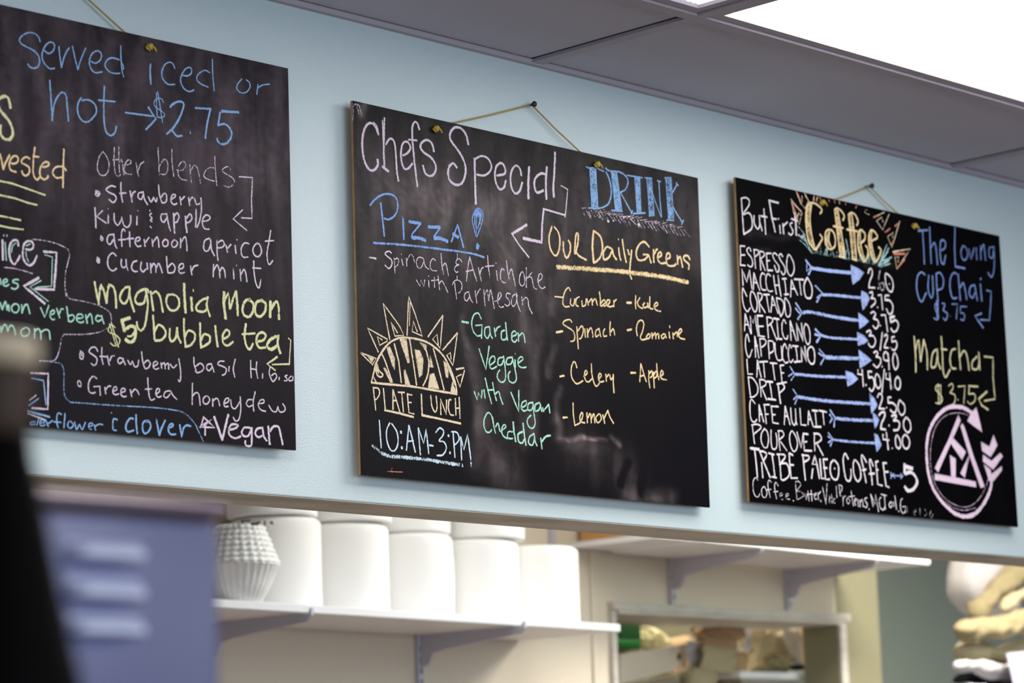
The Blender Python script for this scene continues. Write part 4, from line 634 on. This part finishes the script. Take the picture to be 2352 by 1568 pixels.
# ---------------------------------------------------------------- kitchen behind the bulkhead
def shelf_board(label, p0, p1, depth, th, zt_off, cat='shelf'):
    """p0,p1: lower front corners, left and right; runs back to the wall"""
    d = (p1-p0); n = Vector((-d.y, d.x, 0)).normalized()*depth
    if n.y < 0: n = -n
    bm = bmesh.new(); lo = [p0, p1, p1+Vector((0, depth, 0)), p0+Vector((0, depth, 0))]
    a = [bm.verts.new(v) for v in lo]; b = [bm.verts.new(v+Vector((0, 0, th))) for v in lo]
    fs = [bm.faces.new(a[::-1]), bm.faces.new(b)]+[bm.faces.new((a[i], a[(i+1) % 4], b[(i+1) % 4], b[i])) for i in range(4)]
    bmesh.ops.bevel(bm, geom=bm.edges[:], offset=.002, segments=1, affect='EDGES')
    return bm
LY = 4.424
L1 = atY(1426, 1451, LY); L0 = atY(495, 1395, LY); L0 = L1+(L0-L1)*1.25
o = obj('wall_shelf', shelf_board('', L0, L1, KY-LY-.008, .018, 0), M['white'])
tag(o, 'long white shelf under the row of white paper rolls', 'shelf')
def lz(x): return L1.z+(L0.z-L1.z)*(x-L1.x)/(L0.x-L1.x)
UY = 4.435
U0, U1 = atY(1618, 1245, UY), atY(2137, 1297, UY)
o = obj('wall_shelf', shelf_board('', U0, U1, KY-UY-.008, .018, 0), M['white'])
tag(o, 'upper white shelf on grey brackets above the cubby opening', 'shelf')
def uz(x): return U0.z+(U1.z-U0.z)*(x-U0.x)/(U1.x-U0.x)
def bracket(x, z, zlow, depth, drop, label, group):
    t = thing('shelf_bracket', (x, KY, z-.1), label, 'bracket', group)
    # slotted upright on the wall
    b = nbox(x-.008, x+.008, KY-.014, KY-.0005, zlow, z+.02, bev=.0015)
    obj('upright', b, M['metal'], t)
    b = bmesh.new(); k = 0; zz = zlow+.012
    while zz < z-.03:
        for s in (-.0035, .0035): box(b, x+s-.0012, x+s+.0012, KY-.0147, KY-.0138, zz, zz+.013)
        zz += .026
    obj('slot', b, M['dark'], t)
    # tapering arm with an up-turned tip
    pr = [(KY-.014, z-.001), (KY-depth, z-.001), (KY-depth-.006, z+.010), (KY-depth-.010, z+.009), (KY-depth-.010, z-.006), (KY-depth+.006, z-.018), (KY-.10, z-drop*.52),
          (KY-.055, z-drop*.62), (KY-.040, z-drop), (KY-.014, z-drop*1.06)]
    b = bmesh.new(); s = [[b.verts.new((xx, y, zq)) for y, zq in pr] for xx in (x-.0035, x+.0035)]
    b.faces.new(s[0]); b.faces.new(s[1][::-1]); n = len(pr)
    for i in range(n): b.faces.new((s[0][i], s[0][(i+1) % n], s[1][(i+1) % n], s[1][i])[::-1])
    obj('arm', b, M['metal'], t)
bracket(4.652, lz(4.65)-.0005, 1.3, .342, .07, 'grey bracket and slotted upright under the middle of the long white shelf', None)
bracket(4.005, lz(4.005)-.0005, 1.3, .342, .07, 'grey bracket arm under the long white shelf beside the louvred box', None)
bracket(5.570, uz(5.57)-.0005, CH+.553, .30, .075, 'left grey bracket under the upper shelf', None)
bracket(6.050, uz(6.05)-.0005, CH+.551, .30, .075, 'right grey bracket under the upper shelf', None)

# paper rolls
def roll(x, y, z, r, h, label, wrap=0, group='white paper rolls on the long shelf'):
    t = thing('paper_roll', (x, y, z), label, 'paper roll', group)
    b = bmesh.new(); e = .006
    prof = [(r*.30, .001), (r-.004, 0), (r, .004)]
    n = 9
    for k in range(n+1): prof.append((r*(1+wrap*math.sin(k/n*math.pi)+.003*math.sin(k*2.3)), .006+(h-.018)*k/n))
    prof += [(r-.003, h-.006), (r-.011, h), (r*.32, h+.001), (r*.30, h-.01)]
    lathe(b, (x, y, z), prof, 48)
    obj('paper', b, M['paper'], t, True)
    b = bmesh.new(); lathe(b, (x, y, z), [(r*.27, h-.03), (r*.27, h+.0008), (r*.22, h+.0008), (r*.22, h-.03)], 24)
    obj('core', b, M['cardboard'], t, True)
RY = 4.605
zt = lambda x: lz(x)+.0185
names = ['leftmost on the long shelf behind the crinkled plastic stack', 'second from the left on the long shelf', 'third from the left on the long shelf', 'fourth from the left on the long shelf', 'rightmost on the long shelf, its rounded top in view']
xs = [4.033, 4.238, 4.443, 4.654, 4.866]
KR = RY/4.535; xs = [x*KR-d for x, d in zip(xs, (.007, .013, .020, .017, .026))]
for i, x in enumerate(xs):
    roll(x, RY, zt(x), .0998, (.200, .200, .190, .190, .188)[i], 'large white paper roll, '+names[i], .03 if i == 2 else 0)
for i, x in enumerate(q*KR-.015 for q in (4.030, 4.245, 4.44, 4.667)):
    roll(x, RY-(.004, .008, .0, .006)[i], zt(xs[i])+(.2022, .2022, .1922, .1922)[i], (.0985, .100, .095, .101)[i], .19,
         'white paper roll cut off by the bulkhead, '+('leftmost', 'second from left', 'third from left', 'rightmost')[i]+' of the upper row', 0, 'upper row of stacked paper rolls')

# crinkled stack of fluted plastic at the left end of the shelf
cxm = atY(556, 1385, 4.48); cz = zt(cxm.x)
t = thing('plastic_bowl_stack', (cxm.x-.006, 4.48, cz), 'stack of crinkled clear fluted plastic bowls on the long shelf beside the louvred box', 'bowls')
c = (cxm.x-.006, 4.48, cz)
b = bmesh.new(); lathe(b, c, [(.040, 0), (.046, .002), (.066, .038), (.081, .076), (.084, .078), (.081, .080), (.058, .042), (.03, .01)], 120, .018, 30)
obj('fluted_bowl', b, M['clear'], t, True)
for k in range(7):
    r = .084-.0048*k; z = .080+k*.0118
    b = bmesh.new(); lathe(b, c, [(r-.008, z-.004), (r, z), (r+.001, z+.004), (r-.003, z+.009), (r-.012, z+.011), (r-.02, z+.009)], 120, .020, 26)
    for v in b.verts: v.co += Vector((random.uniform(-1, 1), random.uniform(-1, 1), random.uniform(-1, 1)))*.0011
    obj('rim', b, M['clear'], t, True)
b = bmesh.new()
for k in range(5):
    x0 = c[0]-.03+k*.017; pts = [(x0+random.uniform(-.01, .01)+q*.006, c[1]-.05+random.uniform(-.01, .01), c[2]+.158+random.uniform(0, .012)) for q in range(4)]
    tube(b, pts, .0016, 5)
obj('wire_tie', b, M['dark'], t, True, 'dark crumpled tie on top of the stack')

# cardboard box on the upper shelf
bx0 = atY(1348, 1240, 4.72); bx1 = atY(1500, 1245, 4.50)
t = thing('cardboard_box', (5.44, 4.62, uz(5.44)+.02), 'orange cardboard box on the left end of the upper shelf, half hidden by the bulkhead', 'box')
zb = uz(5.4)+.0205
obj('carton', nbox(5.215, 5.60, 4.50, 4.735, zb, zb+.16, bev=.003), M['cardboard'], t)
obj('tape', nbox(5.40, 5.43, 4.4988, 4.4998, zb+.002, zb+.158), M['sackcream'], t)
o = obj('shelf_extension', nbox(5.19, 5.36, 4.45+.01, 4.742, zb-.0145, zb-.0006, bev=.001), M['white'])
tag(o, 'short grey white board carrying the left end of the cardboard box', 'board')

# vertical strips on the wall
struct('trim_2', nbox(5.262, 5.280, KY-.006, KY-.0005, 0, 2.6, bev=.001), M['beige'])
struct('trim_3', nbox(5.115, 5.132, KY-.010, KY-.0005, CH+.50, 2.6), M['metal'])

# cubby opening: casing, reveal, lintel
struct('trim_4', nbox(5.330, 6.312, KY-.020, KY-.0005, CH+.530, CH+.552, bev=.002), M['trimwhite'])
struct('trim_5', nbox(5.328, 5.3475, KY-.012, KY-.0005, 0, CH+.5295, bev=.002), M['trimwhite'])
struct('trim_6', nbox(6.2715, 6.300, KY-.012, KY-.0005, 0, CH+.5295, bev=.002), M['trimwhite'])
struct('trim_7', nbox(5.3485, 6.2705, KY-.018, 4.99, CH+.5215, CH+.5295), M['trimwhite'])

# things in the cubby
t = thing('cubby_shelf', (5.9, 5.1, CH+.36), 'white shelf inside the cubby opening under the cloth bundles', 'shelf')
e0 = atY(1695, 1541, 4.90); e1 = atY(1850, 1541, 4.90)
obj('board', nbox(6.02, 6.55, 4.895, 5.30, e0.z-.018, e0.z, bev=.001), M['white'], t)
# slanted drilled board
a, b_, c_, d_ = atY(1424, 1502, 4.88), atY(1578, 1478, 5.02), atY(1578, 1532, 5.02), atY(1424, 1571, 4.88)
t = thing('drilled_board', (a+c_)/2, 'slanted white board with a round hole inside the cubby opening', 'board')
bm = bmesh.new(); vs = [bm.verts.new(v) for v in (a, b_, c_, d_)]+[bm.verts.new(v+Vector((.004, .022, 0))) for v in (a, b_, c_, d_)]
for f in ((0,3,2,1), (4,5,6,7), (0,1,5,4), (1,2,6,5), (2,3,7,6), (3,0,4,7)): bm.faces.new([vs[i] for i in f])
obj('plank', bm, M['beige'], t)
h = atY(1559, 1508, 5.0); nrm = (b_-a).cross(c_-a).normalized(); nrm = -nrm if nrm.y > 0 else nrm
bm = bmesh.new(); bmesh.ops.create_cone(bm, cap_ends=True, segments=24, radius1=.0085, radius2=.0085, depth=.004)
bm.transform(Matrix.Translation(h+nrm*.0005) @ nrm.to_track_quat('Z', 'Y').to_matrix().to_4x4()); obj('hole', bm, M['dark'], t)
lip = [atY(1424, 1578, 4.872), atY(1500, 1560, 4.94), atY(1578, 1541, 5.0)]
bm = bmesh.new(); tube(bm, lip, .0045, 8); obj('lip', bm, M['sackcream'], t, True)

from mathutils import noise as mn
def blob(parent_label, name, mat_, px, py, Y, wpx, hpx, dy, seed=0, rough=.16, squash=2.6, tilt=0, cat='cloth', fr=2.2, folds=0, group=None, parts=None):
    """a soft folded bundle; size given by how wide and high it shows"""
    c = atY(px, py, Y); s = (c.dot(fw)-CH*fw.z)/F; rx = wpx*s/2/.74; rz = hpx*s/2
    b = bmesh.new(); bmesh.ops.create_icosphere(b, subdivisions=5, radius=1)
    for v in b.verts:
        p = v.co.copy(); q = Vector([math.copysign(abs(k)**(1/squash*1.6), k) for k in p]); q = q.lerp(p, .35)
        n = mn.noise(p*fr+Vector((seed*3.1, 0, 0)))*rough + (1-abs(mn.noise(p*fr*1.7+Vector((0, seed*2.3, 5))))*2)*rough*.55
        if folds: n += rough*.5*math.sin(folds*(p.z+.25*mn.noise(p*1.5+Vector((seed, 0, 0))))+p.x*1.3)
        q *= 1+n
        v.co = Vector((q.x*rx, q.y*dy, q.z*rz))
    b.transform(Matrix.Translation(c) @ Matrix.Rotation(tilt, 4, 'Y'))
    o = obj(name, b, mat_, parts, True)
    if parts is None: tag(o, parent_label, cat, group)
    return o
def sheet(pts, Y0, th, name, mat_, label, cat, seed=0, amp=.006, bulge=.02, parent=None):
    """draped piece of cloth or paper with the given outline, wrinkled and with real thickness"""
    P = [atY(x, y, Y) for x, y, Y in pts]; c = sum(P, Vector())/len(P)
    b = bmesh.new(); vs = [b.verts.new(p) for p in P]; b.faces.new(vs)
    bmesh.ops.triangulate(b, faces=b.faces[:]); 
    for _ in range(4): bmesh.ops.subdivide_edges(b, edges=b.edges[:], cuts=1, use_grid_fill=True)
    R = max((p-c).length for p in P)
    for v in b.verts:
        d = (v.co-c).length/R
        v.co.y += -bulge*(1-min(1, d)**2)+mn.noise(v.co*28+Vector((seed, 0, 0)))*amp*2+(abs(mn.noise(v.co*16+Vector((0, seed, 0)))))*-amp*3
    bmesh.ops.recalc_face_normals(b, faces=b.faces[:])
    r_ = bmesh.ops.extrude_face_region(b, geom=b.faces[:]); bmesh.ops.translate(b, verts=[v for v in r_['geom'] if isinstance(v, bmesh.types.BMVert)], vec=(0, th, 0))
    bmesh.ops.recalc_face_normals(b, faces=b.faces[:])
    o = obj(name, b, mat_, parent, True)
    if label and parent is None: tag(o, label, cat)
    return o
# left: green plastic and a yellow bag
g0, g1 = atY(1424, 1425, 5.1), atY(1448, 1476, 5.1)
t = thing('green_bin', ((g0.x+g1.x)/2, 5.1, g1.z-.06), 'bright green plastic bin in the left corner of the cubby opening', 'bin')
obj('body', nbox(g0.x-.10, g1.x, 5.06, 5.2, g1.z-.02, g0.z+.02, bev=.004), M['greendark'], t)
g2, g3 = atY(1420, 1470, 5.03), atY(1466, 1482, 5.03)
obj('rim', nbox(g2.x-.04, g3.x, 5.02, 5.055, g3.z-.003, g2.z, bev=.003), M['greenplastic'], t)
blob('pale yellow crumpled bag beside the green bin in the cubby', 'plastic_bag', M['yellowbag'], 1500, 1478, 5.16, 62, 52, .04, 3, .2, cat='bag', tilt=.5)
blob('flat brown paper bag lying behind the drilled board in the cubby', 'paper_bag', M['sackbrown'], 1552, 1506, 5.22, 96, 76, .04, 8, .1, cat='bag', tilt=-.3)
blob('pale green bundle low behind the drilled board in the cubby', 'cloth_bundle', M['sackcream'], 1438, 1494, 5.14, 60, 26, .03, 12, .15)
# middle: brown paper bags and hanging cloths
blob('crumpled brown paper bag topmost in the middle of the cubby', 'paper_bag', M['sackbrown'], 1650, 1448, 5.00, 92, 52, .05, 21, .22, cat='bag', fr=1.6)
def pleats(pts, Y):
    b = bmesh.new()
    for (x0, y0, x1, y1) in pts: tube(b, [atY(x0+(x1-x0)*k/5, y0+(y1-y0)*k/5, Y+.002*math.sin(k*2)) for k in range(6)], .0016, 6)
    return b
sheet([(1612, 1482, 4.93), (1690, 1490, 4.93), (1686, 1552, 4.93), (1608, 1540, 4.93)], 4.93, .004, 'paper_bag', M['sackcream'], 'folded tan paper bag with a creased square face hanging in the middle of the cubby', 'bag', 4, .006, .014)
sheet([(1612, 1460, 4.955), (1690, 1472, 4.955), (1692, 1490, 4.955), (1618, 1482, 4.955), (1606, 1500, 4.955)], 4.95, .004, 'paper_bag', M['sackbrown'], 'brown paper bag mouth folded over the creased tan bag', 'bag', 14, .003, .010)
sheet([(1690, 1494, 4.97), (1716, 1500, 4.97), (1706, 1558, 4.97), (1690, 1568, 4.97)], 4.96, .004, 'cloth', M['sackbrown'], 'darker tan cloth strip to the right of the creased tan bag', 'cloth', 6, .003, .01)
sheet([(1572, 1470, 4.985), (1612, 1478, 4.985), (1604, 1542, 4.985), (1580, 1550, 4.985), (1566, 1500, 4.985)], 4.96, .004, 'cloth', M['sackwhite'], 'pale cloth hanging between the drilled board and the creased tan bag', 'cloth', 9, .007, .02)
blob('rolled cream cloth low in front of the creased tan bag', 'cloth_bundle', M['sackcream'], 1604, 1560, 4.95, 72, 56, .035, 31, .08, fr=1.4)
blob('tan cloth bulging out under the creased tan bag', 'cloth_bundle', M['sacktan'], 1672, 1580, 4.985, 60, 40, .03, 33, .1, fr=1.5)
# right: cream cloths draped
sheet([(1698, 1438, 5.02), (1722, 1436, 5.02), (1716, 1492, 5.02), (1702, 1500, 5.02)], 5, .004, 'cloth', M['sackwhite'], 'thin white cloth fold beside the brown paper bag in the cubby', 'cloth', 41, .004, .012)
blob('large cream cloth slumped in the right half of the cubby', 'cloth_bundle', M['sackcream'], 1762, 1482, 5.06, 106, 98, .06, 43, .26, fr=1.9, folds=5)
blob('small twisted end of cream cloth over the cubby shelf', 'cloth_bundle', M['sacktan'], 1782, 1520, 4.955, 56, 30, .028, 47, .18, fr=2.2)
sheet([(1790, 1440, 4.99), (1828, 1446, 4.99), (1826, 1480, 4.99), (1838, 1526, 4.99), (1812, 1522, 4.99), (1798, 1484, 4.99)], 5, .004, 'cloth', M['sackwhite'], 'white cloth strip hanging down the right side of the cubby', 'cloth', 51, .007, .014)
sheet([(1830, 1440, 5.08), (1850, 1444, 5.08), (1848, 1538, 5.08), (1834, 1538, 5.08)], 5, .004, 'paper_bag', M['sackbrown'], 'brown paper edge in the right corner of the cubby', 'bag', 53, .003, .01)
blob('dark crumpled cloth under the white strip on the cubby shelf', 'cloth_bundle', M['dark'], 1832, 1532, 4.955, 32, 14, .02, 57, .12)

# pile of cloth sacks at the right
t = thing('cloth_rack', (6.75, 4.55, 0), 'pale rack under the pile of folded cloths at the lower right', 'rack')
zr = atY(2200, 1600, 4.45).z
obj('rack_top', nbox(6.28, 7.3, 4.33, 4.70, zr-.02, zr, bev=.002), M['white'], t)
for x, y in ((6.30, 4.35), (7.27, 4.35), (6.30, 4.67), (7.27, 4.67)): obj('leg', nbox(x-.012, x+.012, y-.012, y+.012, 0, zr-.021), M['metal'], t)
blob('white rounded cloth sack on top of the pile at the right edge', 'cloth_sack', M['sackwhite'], 2262, 1345, 4.62, 156, 150, .075, 61, .05, fr=1.0, cat='sack', tilt=.35)
def fold(name, pts, Y, r, mat_, label, seed, flat=.55):
    """thick soft roll of cloth following a line"""
    P = catmull([Vector((x, y)) for x, y in pts], 3); W = [atY(p.x, p.y, Y) for p in P]
    s = (W[0].dot(fw)-CH*fw.z)/F; R = []
    b = bmesh.new(); rings = []; n = 56
    for i, p in enumerate(W):
        e = min(1, (min(i, len(W)-1-i)+.6)/7); rr = r*s*math.sqrt(e)
        tdir = (W[min(i+1, len(W)-1)]-W[max(0, i-1)]).normalized(); a = Vector((0, -1, 0)); c = tdir.cross(a).normalized()
        ring = []
        for k in range(n):
            th = 2*math.pi*k/n; q = p+(c*math.cos(th)+a*math.sin(th)*(flat+.6))*rr
            q += (q-p).normalized()*rr*(.5*mn.noise(q*11+Vector((seed, 0, 0)))-.55*abs(mn.noise(q*16+Vector((0, seed, 0))))+.08*mn.noise(q*50))
            ring.append(b.verts.new(q))
        rings.append(ring)
    for A, B in zip(rings, rings[1:]):
        for k in range(n): b.faces.new((A[k], A[(k+1) % n], B[(k+1) % n], B[k]))
    b.faces.new(rings[0][::-1]); b.faces.new(rings[-1]); bmesh.ops.recalc_face_normals(b, faces=b.faces[:])
    o = obj(name, b, mat_, None, True); tag(o, label, 'cloth'); return o
fold('folded_cloth', [(2232, 1416), (2262, 1385), (2300, 1345), (2345, 1310), (2400, 1290)], 4.50, 26, M['sacktan'], 'tan cloth fold slanting up across the white sack at the right edge', 3)
fold('folded_cloth', [(2300, 1400), (2340, 1372), (2400, 1350)], 4.41, 20, M['sackcream'], 'paler cream cloth fold just below the slanting tan one', 11)
fold('folded_cloth', [(2196, 1446), (2240, 1446), (2300, 1440), (2350, 1424), (2400, 1405)], 4.34, 28, M['sacktan'], 'wide tan cloth fold across the middle of the pile at the right', 5)
fold('folded_cloth', [(2198, 1490), (2240, 1502), (2300, 1500), (2400, 1490)], 4.41, 24, M['sackcream'], 'crumpled cream cloth fold under the wide tan fold', 7)
fold('folded_cloth', [(2192, 1530), (2240, 1530), (2300, 1540), (2400, 1545)], 4.345, 20, M['sackwhite'], 'pinkish white cloth fold near the bottom of the pile at the right', 9)
fold('folded_cloth', [(2190, 1562), (2240, 1556), (2300, 1566), (2380, 1572)], 4.41, 12, M['dark'], 'dark roll standing in for the shaded opening at the bottom of the pile', 13)  # dark roll paints the shade inside the cloth opening
fold('folded_cloth', [(2200, 1584), (2260, 1582), (2330, 1590)], 4.345, 12, M['lavender'], 'pale lavender cloth fold lowest in the pile at the right', 17)
q0, q1 = atY(2312, 1500, 4.27), atY(2345, 1590, 4.27)
bm = bmesh.new(); vv = [bm.verts.new(atY(x, y, Y)) for Y in (4.27, 4.31) for x, y in ((2311, 1500), (2420, 1488), (2440, 1620), (2336, 1610))]
for f in ((0,3,2,1), (4,5,6,7), (0,1,5,4), (1,2,6,5), (2,3,7,6), (3,0,4,7)): bm.faces.new([vv[i] for i in f])
bmesh.ops.bevel(bm, geom=bm.edges[:], offset=.002, segments=2, affect='EDGES')
o = obj('flat_carton', bm, M['lavender']); tag(o, 'pale lavender carton panel leaning at the lower right corner', 'carton')

# ---------------------------------------------------------------- near the camera, lower left
MY = 1.45
c0 = atY(505, 1165, MY)
zt_ = atY(280, 1180, MY).z; xr = atY(508, 1350, MY).x
t = thing('louvred_metal_box', (1.1, MY+.15, 1.1), 'blurred blue grey steel box with three pressed louvres, lower left', 'metal box')
obj('case', nbox(.93, xr, MY, MY+.30, 1.1, zt_, bev=.006), M['machine'], t, True)
zl0 = atY(280, 1166, MY).z; zl1 = atY(280, 1142, MY).z
bm = nbox(.925, atY(520, 1160, MY).x, MY-.006, MY+.306, zl0+.001, zl1, bev=.004)
obj('lid', bm, M['lid'], t, True)
bm = nbox(.93, xr-.002, MY+.004, MY+.29, zt_, zl0+.003); obj('dark_reflection_strip', bm, M['neck'], t)  # dark strip standing in for the reflected dark line below the lid
for (xa, ya, xb, yb) in ((152, 1238, 322, 1288), (152, 1326, 322, 1376), (152, 1412, 322, 1460)):
    A, B = atY(xa, ya, MY), atY(xb, yb, MY); cx, cz = (A.x+B.x)/2, (A.z+B.z)/2; hx, hz = (B.x-A.x)/2, (A.z-B.z)/2
    bm = bmesh.new(); nu, nv = 28, 14; g = []
    for j in range(nv+1):
        row = []
        for i in range(nu+1):
            u, v = i/nu*2-1, j/nv*2-1
            e = max(0, 1-abs(u)**5)**.5*(.5-.5*math.cos(math.pi*min(1, (1-v)/1.25)))*(1 if v > -1 else 0)
            row.append(bm.verts.new((cx+u*hx, MY-.0005-.015*e, cz+v*hz)))
        g.append(row)
    for j in range(nv):
        for i in range(nu): bm.faces.new((g[j][i], g[j][i+1], g[j+1][i+1], g[j+1][i]))
    # open slit under the hood
    lv = obj('louvre', bm, M['louvre'], t, True)
    sl = nbox(cx-hx*.95, cx+hx*.95, MY-.0010, MY-.0004, cz-hz-.0012, cz-hz+.0003)
    s_ = obj('slit', sl, M['dark'], t)

# dark bottle
BYY = 1.15
cb = atY(-14, 1100, BYY)
def rp(px, py): return (atY(px, py, BYY).x-cb.x)*1.36
zz = lambda py: atY(40, py, BYY).z
t = thing('dark_bottle', (cb.x, BYY, 1.25), 'out of focus dark brown bottle with a pale tan lip at the left edge', 'bottle')
base = zz(1568)-.20
prof = [(.0, 0), (.034, 0), (.036, .004)]
R = lambda py, px: (px+14)*(BYY*1.285)/F
prof += [(R(0, 186), zz(1640)-base), (R(0, 176), zz(1568)-base), (R(0, 156), zz(1480)-base), (R(0, 134), zz(1370)-base), (R(0, 114), zz(1260)-base), (R(0, 94), zz(1150)-base), (R(0, 72), zz(1060)-base), (R(0, 66), zz(1000)-base)]
bm = bmesh.new(); lathe(bm, (cb.x, BYY, base), prof, 48); obj('glass', bm, M['bottle'], t, True)
bm = bmesh.new(); lathe(bm, (cb.x, BYY, base), [(R(0, 67), zz(1010)-base), (R(0, 68), zz(960)-base), (R(0, 70), zz(880)-base), (R(0, 74), zz(850)-base)], 48); obj('neck', bm, M['neck'], t, True)
bm = bmesh.new(); lathe(bm, (cb.x, BYY, base), [(R(0, 74), zz(850)-base), (R(0, 84), zz(840)-base), (R(0, 87), zz(820)-base), (R(0, 86), zz(800)-base), (R(0, 76), zz(788)-base)], 48); obj('lip', bm, M['cap'], t, True)
# counter the two stand on (below the frame)
o = obj('counter', nbox(.3, 1.7, .8, 2.0, 1.03, base-.0005 if base < 1.0995 else 1.0995, bev=.003), M['lid'])
tag(o, 'counter under the louvred steel box and the dark bottle, below the picture', 'counter')
